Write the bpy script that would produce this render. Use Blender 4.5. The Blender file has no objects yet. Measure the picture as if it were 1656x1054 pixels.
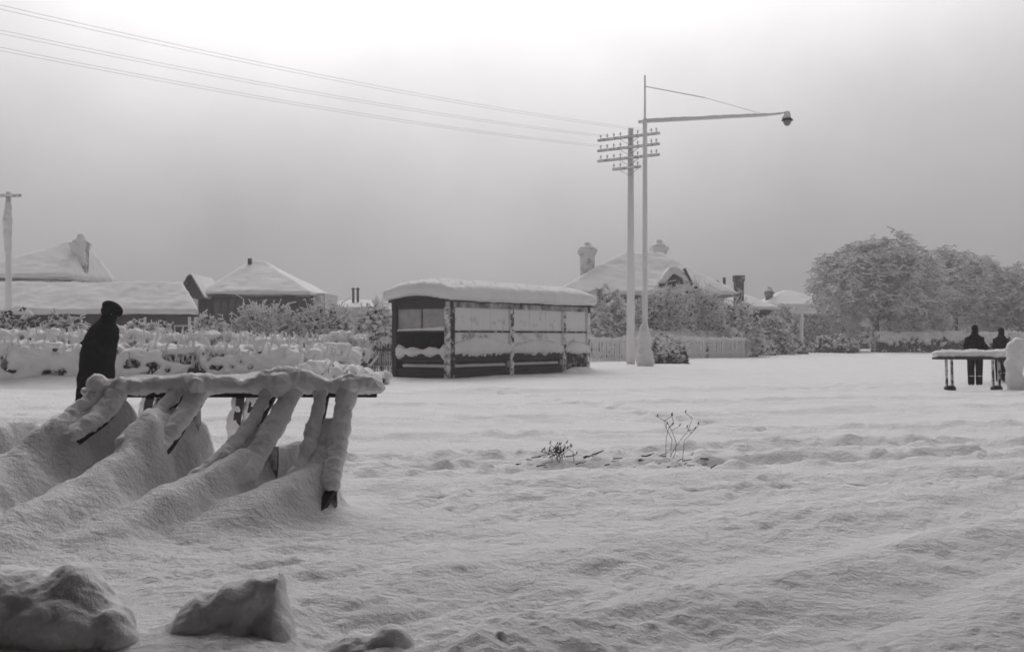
import bpy, bmesh, math, random
import numpy as np
from mathutils import Vector, Matrix

random.seed(7)
RNG = np.random.default_rng(11)
SC = bpy.context.scene
COL = SC.collection
R = math.radians

# ------------------------------------------------------------------ camera
CAM_Z = 1.25
FPX = 1900.0            # focal length in pixels of the 1656 px wide photograph
cam_d = bpy.data.cameras.new('camera')
cam = bpy.data.objects.new('camera', cam_d)
COL.objects.link(cam)
cam.location = (0, 0, CAM_Z)
cam.rotation_euler = (R(90), 0, 0)
cam_d.sensor_width = 36.0
cam_d.lens = 36.0 * FPX / 1656.0
cam_d.shift_y = 18.0 / 1656.0
cam_d.clip_start = 0.05
cam_d.clip_end = 6000
SC.camera = cam

# ------------------------------------------------------------------ sky, sun, exposure
SUN_EL, SUN_AZ = 40.0, -3.0      # azimuth from +Y, negative = to the left
SKY_BASE, GLOW, GLOW_N = 0.205, 3.0, 14.0
w = bpy.data.worlds.new('World')
SC.world = w
w.use_nodes = True
nt = w.node_tree
nt.nodes.clear()
N = nt.nodes.new
out = N('ShaderNodeOutputWorld')
bg = N('ShaderNodeBackground')
sky = N('ShaderNodeTexSky')
sky.sky_type = 'NISHITA'
sky.sun_disc = False
sky.sun_elevation = R(SUN_EL)
sky.sun_rotation = R(SUN_AZ)
sky.dust_density = 6.0
sky.air_density = 1.5
bw = N('ShaderNodeRGBToBW')
nt.links.new(sky.outputs[0], bw.inputs[0])
# overcast cloud layer: even grey, brightening toward the place where the sun stands behind the cloud
tc = N('ShaderNodeTexCoord')
dot = N('ShaderNodeVectorMath'); dot.operation = 'DOT_PRODUCT'
dot.inputs[1].default_value = (math.sin(R(SUN_AZ)) * math.cos(R(SUN_EL)), math.cos(R(SUN_AZ)) * math.cos(R(SUN_EL)), math.sin(R(SUN_EL)))
flat = N('ShaderNodeVectorMath'); flat.operation = 'MULTIPLY'; flat.inputs[1].default_value = (0.6, 1.0, 1.0)
nrm = N('ShaderNodeVectorMath'); nrm.operation = 'NORMALIZE'
nt.links.new(tc.outputs['Generated'], flat.inputs[0]); nt.links.new(flat.outputs[0], nrm.inputs[0])
nt.links.new(nrm.outputs[0], dot.inputs[0])
mx = N('ShaderNodeMath'); mx.operation = 'MAXIMUM'; mx.inputs[1].default_value = 0.0
nt.links.new(dot.outputs['Value'], mx.inputs[0])
pw = N('ShaderNodeMath'); pw.operation = 'POWER'; pw.inputs[1].default_value = GLOW_N
nt.links.new(mx.outputs[0], pw.inputs[0])
ramp = N('ShaderNodeMath'); ramp.operation = 'MULTIPLY_ADD'; ramp.inputs[1].default_value = GLOW; ramp.inputs[2].default_value = SKY_BASE
nt.links.new(pw.outputs[0], ramp.inputs[0])
cl = N('ShaderNodeTexNoise')
cl.inputs['Scale'].default_value = 5.0
cl.inputs['Detail'].default_value = 8
nt.links.new(tc.outputs['Generated'], cl.inputs['Vector'])
clm = N('ShaderNodeMapRange')
clm.inputs[1].default_value = 0.25
clm.inputs[2].default_value = 0.75
clm.inputs[3].default_value = 0.86
clm.inputs[4].default_value = 1.14
nt.links.new(cl.outputs[0], clm.inputs[0])
m1 = N('ShaderNodeMath'); m1.operation = 'MULTIPLY'
nt.links.new(ramp.outputs[0], m1.inputs[0]); nt.links.new(clm.outputs[0], m1.inputs[1])
m2 = N('ShaderNodeMath'); m2.operation = 'MULTIPLY'; m2.inputs[1].default_value = 10.0
nt.links.new(m1.outputs[0], m2.inputs[0])
m3 = N('ShaderNodeMath'); m3.operation = 'MULTIPLY_ADD'; m3.inputs[1].default_value = 0.02
nt.links.new(bw.outputs[0], m3.inputs[0]); nt.links.new(m2.outputs[0], m3.inputs[2])
tint = N('ShaderNodeMix'); tint.data_type = 'RGBA'; tint.blend_type = 'MULTIPLY'
tint.inputs[0].default_value = 1.0
tint.inputs[7].default_value = (1.0, 0.975, 0.985, 1)
nt.links.new(m3.outputs[0], tint.inputs[6])
nt.links.new(tint.outputs[2], bg.inputs[0])
bg.inputs[1].default_value = 0.10
nt.links.new(bg.outputs[0], out.inputs[0])

sd = bpy.data.lights.new('sun', 'SUN')
sd.energy = 0.5
sd.angle = R(25)
sd.color = (1.0, 0.985, 0.975)
sun = bpy.data.objects.new('sun', sd)
COL.objects.link(sun)
dv = Vector((math.sin(R(SUN_AZ)) * math.cos(R(SUN_EL)), math.cos(R(SUN_AZ)) * math.cos(R(SUN_EL)), math.sin(R(SUN_EL))))
sun.rotation_euler = dv.to_track_quat('Z', 'Y').to_euler()
sun.location = (0, 0, 40)

SC.view_settings.view_transform = 'Standard'
SC.view_settings.look = 'None'
SC.view_settings.gamma = 1.0
SC.view_settings.use_curve_mapping = False
SC.view_settings.exposure = 0.28
SC.cycles.filter_width = 1.7
SC.cycles.max_bounces = 6
SC.cycles.diffuse_bounces = 4

# ------------------------------------------------------------------ helpers
def P(px, py, Y):
    """a photograph pixel at distance Y"""
    return ((px - 828.0) * Y / FPX, Y, CAM_Z - (py - 545.0) * Y / FPX)

_T = np.random.default_rng(5).random((256, 256))
def vnoise(x, y):
    xi = np.floor(x).astype(np.int64); yi = np.floor(y).astype(np.int64)
    fx = x - xi; fy = y - yi
    fx = fx * fx * fx * (fx * (fx * 6 - 15) + 10); fy = fy * fy * fy * (fy * (fy * 6 - 15) + 10)
    a = _T[xi & 255, yi & 255]; b = _T[(xi + 1) & 255, yi & 255]
    c = _T[xi & 255, (yi + 1) & 255]; d = _T[(xi + 1) & 255, (yi + 1) & 255]
    return (a * (1 - fx) + b * fx) * (1 - fy) + (c * (1 - fx) + d * fx) * fy
def fbm(x, y, s, o=4, seed=0.0, g=0.5):
    t = 0.0; a = 1.0; n = 0.0
    for k in range(o):
        t = t + a * (vnoise(x / s + seed + 17.3 * k, y / s - seed + 9.1 * k) - 0.5)
        n += a; a *= g; s *= 0.49
    return 2 * t / n
def n3(v, s, seed=0.0):
    """cheap lumpy 3D noise on an (n,3) array"""
    return (fbm(v[:, 0] + 0.7 * v[:, 2], v[:, 1] + 0.6 * v[:, 2], s, 3, seed)
            + fbm(v[:, 2] + 0.3 * v[:, 0], v[:, 0] - 0.5 * v[:, 1], s, 3, seed + 31)) * 0.5

def mesh_np(name, V, faces, smooth=True):
    me = bpy.data.meshes.new(name)
    V = np.asarray(V, dtype=np.float32)
    me.vertices.add(len(V)); me.vertices.foreach_set('co', V.ravel())
    idx = np.concatenate([np.asarray(f, dtype=np.int32).ravel() for f in faces])
    cnt = np.concatenate([np.full(len(f), np.asarray(f).shape[1], dtype=np.int32) for f in faces])
    me.loops.add(len(idx)); me.loops.foreach_set('vertex_index', idx)
    me.polygons.add(len(cnt))
    st = np.concatenate([[0], np.cumsum(cnt)[:-1]]).astype(np.int32)
    me.polygons.foreach_set('loop_start', st)
    me.polygons.foreach_set('use_smooth', np.full(len(cnt), smooth, dtype=bool))
    me.update(calc_edges=True); me.validate()
    return me

def link(name, me, mat=None, parent=None, loc=None, rot=None):
    o = bpy.data.objects.new(name, me)
    COL.objects.link(o)
    if mat is not None:
        me.materials.append(mat)
    if parent is not None:
        o.parent = parent
    if loc is not None: o.location = loc
    if rot is not None: o.rotation_euler = rot
    return o
def share(name, me, parent=None, loc=(0, 0, 0), rot=(0, 0, 0), scale=(1, 1, 1)):
    o = bpy.data.objects.new(name, me)
    COL.objects.link(o)
    o.parent = parent; o.location = loc; o.rotation_euler = rot; o.scale = scale
    return o
def thing(name, label, cat, loc=(0, 0, 0), rz=0.0, group=None):
    o = bpy.data.objects.new(name, None)
    COL.objects.link(o)
    o.empty_display_size = 0.3
    o.location = loc; o.rotation_euler = (0, 0, rz)
    o['label'] = label; o['category'] = cat
    if group: o['group'] = group
    return o
def tag(o, label, cat, group=None):
    o['label'] = label; o['category'] = cat
    if group: o['group'] = group
    return o

class MB:
    """collects boxes, bars and lofts"""
    def __init__(s): s.V = []; s.Q = []; s.T = []
    def n(s): return sum(len(v) for v in s.V)
    def add(s, V, Q=None, T=None):
        b = s.n(); s.V.append(np.asarray(V, dtype=float))
        if Q is not None and len(Q): s.Q.append(np.asarray(Q) + b)
        if T is not None and len(T): s.T.append(np.asarray(T) + b)
    def box(s, x0, x1, y0, y1, z0, z1):
        V = [(x, y, z) for z in (z0, z1) for y in (y0, y1) for x in (x0, x1)]
        s.add(V, [(0, 2, 3, 1), (4, 5, 7, 6), (0, 1, 5, 4), (1, 3, 7, 5), (3, 2, 6, 7), (2, 0, 4, 6)])
    def bar(s, p0, p1, a, b, up=(0, 0, 1)):
        p0 = Vector(p0); p1 = Vector(p1); d = (p1 - p0).normalized()
        u = Vector(up)
        if abs(d.dot(u)) > 0.98: u = Vector((0, 1, 0))
        x = d.cross(u).normalized(); y = x.cross(d).normalized()
        V = []
        for p in (p0, p1):
            for sx, sy in ((-1, -1), (1, -1), (1, 1), (-1, 1)):
                V.append(p + x * sx * a / 2 + y * sy * b / 2)
        s.add([tuple(v) for v in V], [(3, 2, 1, 0), (4, 5, 6, 7), (0, 1, 5, 4), (1, 2, 6, 5), (2, 3, 7, 6), (3, 0, 4, 7)])
    def tube(s, pts, rad, n=8, cap=True):
        V, Q = [], []
        pts = [Vector(p) for p in pts]
        for i, p in enumerate(pts):
            d = (pts[min(i + 1, len(pts) - 1)] - pts[max(i - 1, 0)]).normalized()
            u = Vector((0, 0, 1)) if abs(d.z) < 0.95 else Vector((0, 1, 0))
            x = d.cross(u).normalized(); y = x.cross(d)
            r = rad[i] if hasattr(rad, '__len__') else rad
            for k in range(n):
                a = 2 * math.pi * k / n
                V.append(tuple(p + x * math.cos(a) * r + y * math.sin(a) * r))
        for i in range(len(pts) - 1):
            for k in range(n):
                a, b = i * n + k, i * n + (k + 1) % n
                Q.append((a, b, b + n, a + n))
        T = []
        if cap:
            c0 = len(V); V.append(tuple(pts[0])); V.append(tuple(pts[-1]))
            m = (len(pts) - 1) * n
            for k in range(n):
                T.append((c0, (k + 1) % n, k)); T.append((c0 + 1, m + k, m + (k + 1) % n))
        s.add(V, Q, T)
    def lathe(s, prof, n=14, c=(0, 0)):
        V, Q = [], []
        for r, z in prof:
            for k in range(n):
                a = 2 * math.pi * k / n
                V.append((c[0] + r * math.cos(a), c[1] + r * math.sin(a), z))
        for i in range(len(prof) - 1):
            for k in range(n):
                a, b = i * n + k, i * n + (k + 1) % n
                Q.append((a, b, b + n, a + n))
        s.add(V, Q)
    def rings(s, rings, n=20):
        """rings: list of (cx, cy, cz, rx, ry); closed loft with end caps"""
        V, Q, T = [], [], []
        for cx, cy, cz, rx, ry in rings:
            for k in range(n):
                a = 2 * math.pi * k / n
                V.append((cx + rx * math.cos(a), cy + ry * math.sin(a), cz))
        for i in range(len(rings) - 1):
            for k in range(n):
                a, b = i * n + k, i * n + (k + 1) % n
                Q.append((a, b, b + n, a + n))
        c0 = len(V); V.append(rings[0][:3]); V.append(rings[-1][:3]); m = (len(rings) - 1) * n
        for k in range(n):
            T.append((c0, (k + 1) % n, k)); T.append((c0 + 1, m + k, m + (k + 1) % n))
        s.add(V, Q, T)
    def ell(s, c, r, rot=None, sub=2):
        V = ICO[sub][0] * np.asarray(r)
        if rot is not None:
            V = V @ np.array(rot.to_matrix()).T
        s.add(V + np.asarray(c), None, ICO[sub][1])
    def mesh(s, name, smooth=False):
        F = []
        if s.Q: F.append(np.concatenate(s.Q))
        if s.T: F.append(np.concatenate(s.T))
        return mesh_np(name, np.concatenate(s.V), F, smooth)
    def build(s, name, mat, parent=None, smooth=False):
        return link(name, s.mesh(name, smooth), mat, parent)

ICO = {}
for _s in (1, 2, 3):
    _bm = bmesh.new(); bmesh.ops.create_icosphere(_bm, subdivisions=_s, radius=1.0)
    ICO[_s] = (np.array([v.co[:] for v in _bm.verts]), np.array([[v.index for v in f.verts] for f in _bm.faces]))
    _bm.free()

def prisms(P0, P1, R0, R1, n=4):
    P0 = np.asarray(P0, float); P1 = np.asarray(P1, float); R0 = np.asarray(R0, float); R1 = np.asarray(R1, float)
    d = P1 - P0; d /= np.maximum(np.linalg.norm(d, axis=1, keepdims=True), 1e-9)
    u = np.tile(np.array([0.13, 0.07, 1.0]), (len(d), 1)); u[np.abs(d[:, 2]) > 0.92] = (1, 0.1, 0)
    x = np.cross(d, u); x /= np.linalg.norm(x, axis=1, keepdims=True); y = np.cross(x, d)
    V = np.zeros((len(d), 2, n, 3))
    for k in range(n):
        a = 2 * math.pi * k / n
        o = x * math.cos(a) + y * math.sin(a)
        V[:, 0, k] = P0 + o * R0[:, None]; V[:, 1, k] = P1 + o * R1[:, None]
    base = (np.arange(len(d)) * 2 * n)[:, None]
    Q = []
    for k in range(n):
        k2 = (k + 1) % n
        Q.append(base + np.array([k, k2, n + k2, n + k]))
    return V.reshape(-1, 3), np.concatenate(Q)
def blobs(C, S, sub=1, rough=0.25, seed=0):
    """many lumpy ellipsoids in one array: C (n,3) centres, S (n,3) radii"""
    rng = np.random.default_rng(seed)
    U, F = ICO[sub]; C = np.asarray(C, float); S = np.asarray(S, float); n = len(C)
    ph = rng.random((n, 3, 1)) * 6.28; fq = rng.uniform(1.5, 3.2, (n, 3, 1))
    rad = 1 + rough * 0.5 * (np.sin(fq[:, 0] * 2 * U[None, :, 0] + ph[:, 0]) * np.cos(fq[:, 1] * 2 * U[None, :, 1] + ph[:, 1])
                             + np.sin(fq[:, 2] * 3 * U[None, :, 2] + ph[:, 2] + 2 * U[None, :, 0]))
    V = U[None] * rad[..., None] * S[:, None, :] + C[:, None, :]
    Fa = (F[None] + (np.arange(n) * len(U))[:, None, None]).reshape(-1, 3)
    return V.reshape(-1, 3), Fa

def bake(me, voxel, smooth=4, noise=(), flat_bottom=None):
    """voxel union of a mesh (snow that flows together), smoothed and roughened"""
    o = bpy.data.objects.new('tmp', me); COL.objects.link(o)
    m = o.modifiers.new('r', 'REMESH'); m.mode = 'VOXEL'; m.voxel_size = voxel; m.use_smooth_shade = True
    if smooth:
        s = o.modifiers.new('s', 'SMOOTH'); s.factor = 0.5; s.iterations = smooth
    dg = bpy.context.evaluated_depsgraph_get(); dg.update()
    r = bpy.data.meshes.new_from_object(o.evaluated_get(dg))
    bpy.data.objects.remove(o); bpy.data.meshes.remove(me)
    if noise:
        n = len(r.vertices); co = np.zeros(n * 3); r.vertices.foreach_get('co', co); co = co.reshape(-1, 3)
        nr = np.zeros(n * 3); r.vertices.foreach_get('normal', nr); nr = nr.reshape(-1, 3)
        for s, a, sd_ in noise:
            co = co + nr * (a * n3(co, s, sd_))[:, None]
        r.vertices.foreach_set('co', co.ravel().astype(np.float32)); r.update()
    r.polygons.foreach_set('use_smooth', np.ones(len(r.polygons), dtype=bool))
    return r
def path_lumps(mb, pts, radii, step=0.5, jit=0.15, sub=2):
    """ellipsoids strung along a polyline; radii (rx,ry,rz) per point"""
    for i in range(len(pts) - 1):
        a = np.array(pts[i]); b = np.array(pts[i + 1]); ra = np.array(radii[i]); rb = np.array(radii[i + 1])
        L = np.linalg.norm(b - a); k = max(2, int(L / (min(ra.min(), rb.min()) * step)))
        for j in range(k):
            t = j / k
            r = (ra * (1 - t) + rb * t) * (1 + random.uniform(-jit, jit))
            mb.ell(a * (1 - t) + b * t + np.array([random.uniform(-1, 1) for _ in range(3)]) * r * jit * 0.6, r, None, sub)
    mb.ell(pts[-1], radii[-1], None, sub)

# ------------------------------------------------------------------ materials
def mat(name, col, rough=0.8, col2=None, scale=8.0, bump=0.0, bscale=20.0, bdist=0.02, detail=6, spec=0.2, stretch=None):
    m = bpy.data.materials.new(name); m.use_nodes = True
    t = m.node_tree; p = t.nodes['Principled BSDF']
    p.inputs['Roughness'].default_value = rough
    p.inputs['Specular IOR Level'].default_value = spec
    p.inputs['Base Color'].default_value = (*col, 1)
    c = t.nodes.new('ShaderNodeTexCoord'); src = c.outputs['Object']
    if stretch:
        mp = t.nodes.new('ShaderNodeMapping'); mp.inputs['Scale'].default_value = stretch
        t.links.new(src, mp.inputs[0]); src = mp.outputs[0]
    if col2:
        n = t.nodes.new('ShaderNodeTexNoise'); n.inputs['Scale'].default_value = scale; n.inputs['Detail'].default_value = detail
        t.links.new(src, n.inputs['Vector'])
        mr = t.nodes.new('ShaderNodeMapRange'); mr.inputs[1].default_value = 0.32; mr.inputs[2].default_value = 0.68
        t.links.new(n.outputs[0], mr.inputs[0])
        x = t.nodes.new('ShaderNodeMix'); x.data_type = 'RGBA'
        x.inputs[6].default_value = (*col, 1); x.inputs[7].default_value = (*col2, 1)
        t.links.new(mr.outputs[0], x.inputs[0]); t.links.new(x.outputs[2], p.inputs['Base Color'])
    if bump:
        n2 = t.nodes.new('ShaderNodeTexNoise'); n2.inputs['Scale'].default_value = bscale; n2.inputs['Detail'].default_value = 8
        n2.inputs['Roughness'].default_value = 0.65
        t.links.new(src, n2.inputs['Vector'])
        b = t.nodes.new('ShaderNodeBump'); b.inputs['Strength'].default_value = bump; b.inputs['Distance'].default_value = bdist
        t.links.new(n2.outputs[0], b.inputs['Height']); t.links.new(b.outputs[0], p.inputs['Normal'])
    return m
def plaster(name, dark, cover=0.5, scale=6.0, soft=0.12, wind=(0, -1, 0.4), wamt=0.25, white=(0.78, 0.765, 0.77)):
    """surface with wind-blown snow stuck to it in patches"""
    m = mat(name, dark, 0.85, bump=0.5, bscale=30)
    t = m.node_tree; p = t.nodes['Principled BSDF']
    c = t.nodes.new('ShaderNodeTexCoord')
    n = t.nodes.new('ShaderNodeTexNoise'); n.inputs['Scale'].default_value = scale; n.inputs['Detail'].default_value = 7
    n.inputs['Roughness'].default_value = 0.62
    t.links.new(c.outputs['Object'], n.inputs['Vector'])
    g = t.nodes.new('ShaderNodeNewGeometry'); d = t.nodes.new('ShaderNodeVectorMath'); d.operation = 'DOT_PRODUCT'
    wv = Vector(wind).normalized(); d.inputs[1].default_value = wv
    t.links.new(g.outputs['Normal'], d.inputs[0])
    a = t.nodes.new('ShaderNodeMath'); a.operation = 'MULTIPLY_ADD'; a.inputs[1].default_value = wamt
    t.links.new(d.outputs['Value'], a.inputs[0]); t.links.new(n.outputs[0], a.inputs[2])
    mr = t.nodes.new('ShaderNodeMapRange'); mr.inputs[1].default_value = 1 - cover - soft + 0.0; mr.inputs[2].default_value = 1 - cover + soft
    t.links.new(a.outputs[0], mr.inputs[0])
    x = t.nodes.new('ShaderNodeMix'); x.data_type = 'RGBA'
    x.inputs[6].default_value = (*dark, 1); x.inputs[7].default_value = (*white, 1)
    t.links.new(mr.outputs[0], x.inputs[0]); t.links.new(x.outputs[2], p.inputs['Base Color'])
    return m
W1 = (0.80, 0.785, 0.79); W2 = (0.72, 0.705, 0.71)
M = {}
M['snow'] = mat('snow', W1, 0.75, W2, 5.0, 0.55, 28.0, 0.03)
M['snow_far'] = mat('snow_far', W1, 0.8, W2, 1.2, 0.4, 4.0, 0.05)
M['wood'] = mat('dark_timber', (0.035, 0.031, 0.032), 0.8, (0.075, 0.068, 0.07), 6, 0.4, 30, 0.01, stretch=(1, 6, 6))
M['wood_snowy'] = plaster('snow_flecked_timber', (0.04, 0.036, 0.037), 0.50, 6.0, 0.12, (-1, 0.3, 0.3), 0.14)
M['beam_snowy'] = plaster('snow_dusted_beam', (0.04, 0.036, 0.037), 0.50, 2.0, 0.2, (-0.8, -0.5, 0.3), 0.05)
M['post_white'] = plaster('snow_caked_post', (0.04, 0.036, 0.037), 0.56, 7.0, 0.06, (-0.8, -0.5, 0.3), 0.10)
M['pole'] = plaster('snow_plastered_pole', (0.12, 0.11, 0.112), 0.72, 5.0, 0.12, (0.1, -1, 0.2), 0.12)
M['arm'] = plaster('snow_dusted_crossarm', (0.08, 0.074, 0.076), 0.60, 5.0, 0.10, (0, 0, 1), 0.25)
M['pane'] = plaster('snow_plastered_pane', (0.10, 0.092, 0.095), 0.66, 2.6, 0.16, (0.8, -0.55, 0.2), 0.06)
M['pane_low'] = plaster('patchily_snowed_pane', (0.05, 0.046, 0.047), 0.57, 1.3, 0.08, (0.8, -0.55, 0.2), 0.04)
M['pane_grey'] = mat('frosted_pane', (0.30, 0.285, 0.29), 0.5, (0.42, 0.40, 0.405), 4)
M['picket'] = plaster('snow_plastered_picket', (0.25, 0.235, 0.24), 0.58, 9.0, 0.12)
M['picket_dark'] = plaster('dark_picket', (0.05, 0.045, 0.046), 0.34, 7.0, 0.05)
M['wall_dark'] = mat('dark_weatherboard', (0.05, 0.046, 0.047), 0.8, (0.085, 0.078, 0.08), 3, 0.4, 10)
M['wall_pale'] = mat('pale_render', (0.5, 0.485, 0.49), 0.85, (0.6, 0.585, 0.59), 3)
M['brick'] = plaster('snow_specked_brick', (0.09, 0.078, 0.08), 0.36, 2.2, 0.08, (1, -0.2, 0.4), 0.20)
M['chimney'] = plaster('snow_plastered_chimney', (0.14, 0.125, 0.128), 0.56, 2.0, 0.12, (-0.5, -0.8, 0.3), 0.12)
M['glass'] = mat('window_glass', (0.02, 0.019, 0.02), 0.15, spec=0.5)
M['white'] = mat('white_paint', (0.72, 0.71, 0.715), 0.7)
M['coat'] = mat('black_wool', (0.008, 0.0075, 0.0078), 0.95, (0.013, 0.012, 0.0125), 14, 0.3, 60, 0.01, spec=0.05)
M['coat2'] = mat('charcoal_wool', (0.014, 0.013, 0.0135), 0.95, (0.022, 0.02, 0.021), 14, 0.3, 60, 0.01, spec=0.05)
M['skin'] = mat('skin', (0.32, 0.29, 0.285), 0.6)
M['leather'] = mat('dark_leather', (0.012, 0.011, 0.0112), 0.5)
M['boot_snowy'] = plaster('snow_caked_boot', (0.02, 0.018, 0.0185), 0.40, 6.0, 0.10)
M['hair'] = mat('dark_hair', (0.015, 0.013, 0.013), 0.7)
M['bark'] = plaster('snow_flecked_bark', (0.05, 0.045, 0.046), 0.38, 4.0, 0.08, (-0.4, -0.5, 0.8), 0.2)
M['twig'] = mat('frosted_twig', (0.09, 0.083, 0.085), 0.85, (0.2, 0.19, 0.193), 9)
M['twig_frost'] = mat('rimed_branch', (0.11, 0.102, 0.105), 0.85, (0.42, 0.405, 0.41), 2.5)
M['leaf'] = mat('dark_evergreen', (0.055, 0.051, 0.052), 0.8, (0.12, 0.113, 0.115), 6)
M['metal'] = mat('dark_enamel', (0.03, 0.028, 0.0285), 0.45)
M['wire'] = mat('frosted_wire', (0.75, 0.74, 0.745), 0.8)
M['glazing'] = mat('lamp_glass', (0.25, 0.24, 0.245), 0.3)

# ------------------------------------------------------------------ the ground
RIDGES = [  # crest lines of the drifts that have run down from the rack: (X, Y, Z, left half width, right half width)
    [(-1.33, 8.62, .38, .15, .09), (-1.37, 8.38, .34, .2, .11), (-1.50, 8.12, .27, .24, .14), (-1.78, 7.75, .16, .28, .17), (-2.1, 7.3, .03, .28, .2)],
    [(-1.66, 8.80, .46, .16, .12), (-1.86, 8.50, .47, .20, .15), (-2.02, 8.10, .36, .24, .18), (-2.26, 7.6, .23, .27, .2), (-2.42, 7.2, .16, .3, .2), (-2.75, 6.8, .05, .3, .22)],
    [(-2.36, 8.85, .62, .15, .16), (-2.62, 8.55, .64, .20, .20), (-2.72, 8.25, .54, .22, .24), (-2.79, 7.9, .40, .24, .26), (-2.84, 7.4, .28, .26, .26), (-2.95, 6.8, .16, .3, .26), (-3.2, 6.2, .02, .3, .26)],
    [(-2.98, 8.9, .72, .17, .2), (-3.24, 8.6, .66, .24, .24), (-3.40, 8.2, .50, .24, .28), (-3.40, 7.8, .38, .26, .28), (-3.5, 7.3, .26, .28, .28), (-3.8, 6.6, .06, .3, .3)],
    [(-3.75, 8.9, .66, .2, .24), (-4.05, 8.5, .56, .24, .28), (-4.2, 7.9, .42, .28, .28), (-4.3, 7.2, .22, .3, .3), (-4.5, 6.6, .03, .3, .3)],
]
RUTS = [  # wheel and foot tracks across the street: polyline, half width, depth, churn
    ([(-6, 10.2), (-1.5, 10.8), (2.2, 11.9), (8, 13.3), (20, 16)], .20, .065, .06),
    ([(-6, 11.3), (-1.5, 11.9), (2.2, 13.1), (8, 14.6), (20, 18)], .28, .07, .07),
    ([(-9, 14.2), (-1.5, 14.6), (5, 16.0), (20, 20)], .35, .05, .04),
    ([(-10, 17.0), (-1.5, 17.8), (5, 19.3), (22, 25)], .45, .06, .03),
    ([(-10, 20.8), (0, 21.6), (8, 24), (24, 31)], .5, .06, .03),
    ([(-10, 25.4), (0, 26.4), (10, 30), (26, 38)], .6, .06, .02),
    ([(-.6, 5.1), (.07, 5.7), (1.3, 6.75), (2.6, 7.8), (4.6, 9.4), (8, 11.5)], .42, .06, .018),
    ([(.5, 4.6), (1.5, 5.3), (2.4, 6.1), (3.6, 7.2), (6, 9.2)], .34, .04, .015),
    ([(-3, 9.3), (0, 9.7), (3, 10.4), (9, 12)], .35, .05, .03),
]
TRAILS = [((-14, 19.2), (-6.6, 18.7)), ((2, 27.0), (12.4, 31.0)), ((3, 29.0), (13.6, 33.0)), ((-2.4, 34.0), (3.5, 15.5)), ((-1.0, 9.4), (9.5, 10.9))]
def seg_dist(X, Y, pl):
    best = np.full(X.shape, 1e9); bt = np.zeros(X.shape); bs = np.zeros(X.shape); acc = 0
    for i in range(len(pl) - 1):
        ax, ay = pl[i][0], pl[i][1]; bx, by = pl[i + 1][0], pl[i + 1][1]
        dx, dy = bx - ax, by - ay; L2 = dx * dx + dy * dy
        t = np.clip(((X - ax) * dx + (Y - ay) * dy) / L2, 0, 1)
        qx, qy = X - ax - t * dx, Y - ay - t * dy
        d = np.hypot(qx, qy); s = np.sign(dx * qy - dy * qx)
        k = d < best
        best = np.where(k, d, best); bt = np.where(k, i + t, bt); bs = np.where(k, s, bs)
    return best, bt, bs
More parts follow.
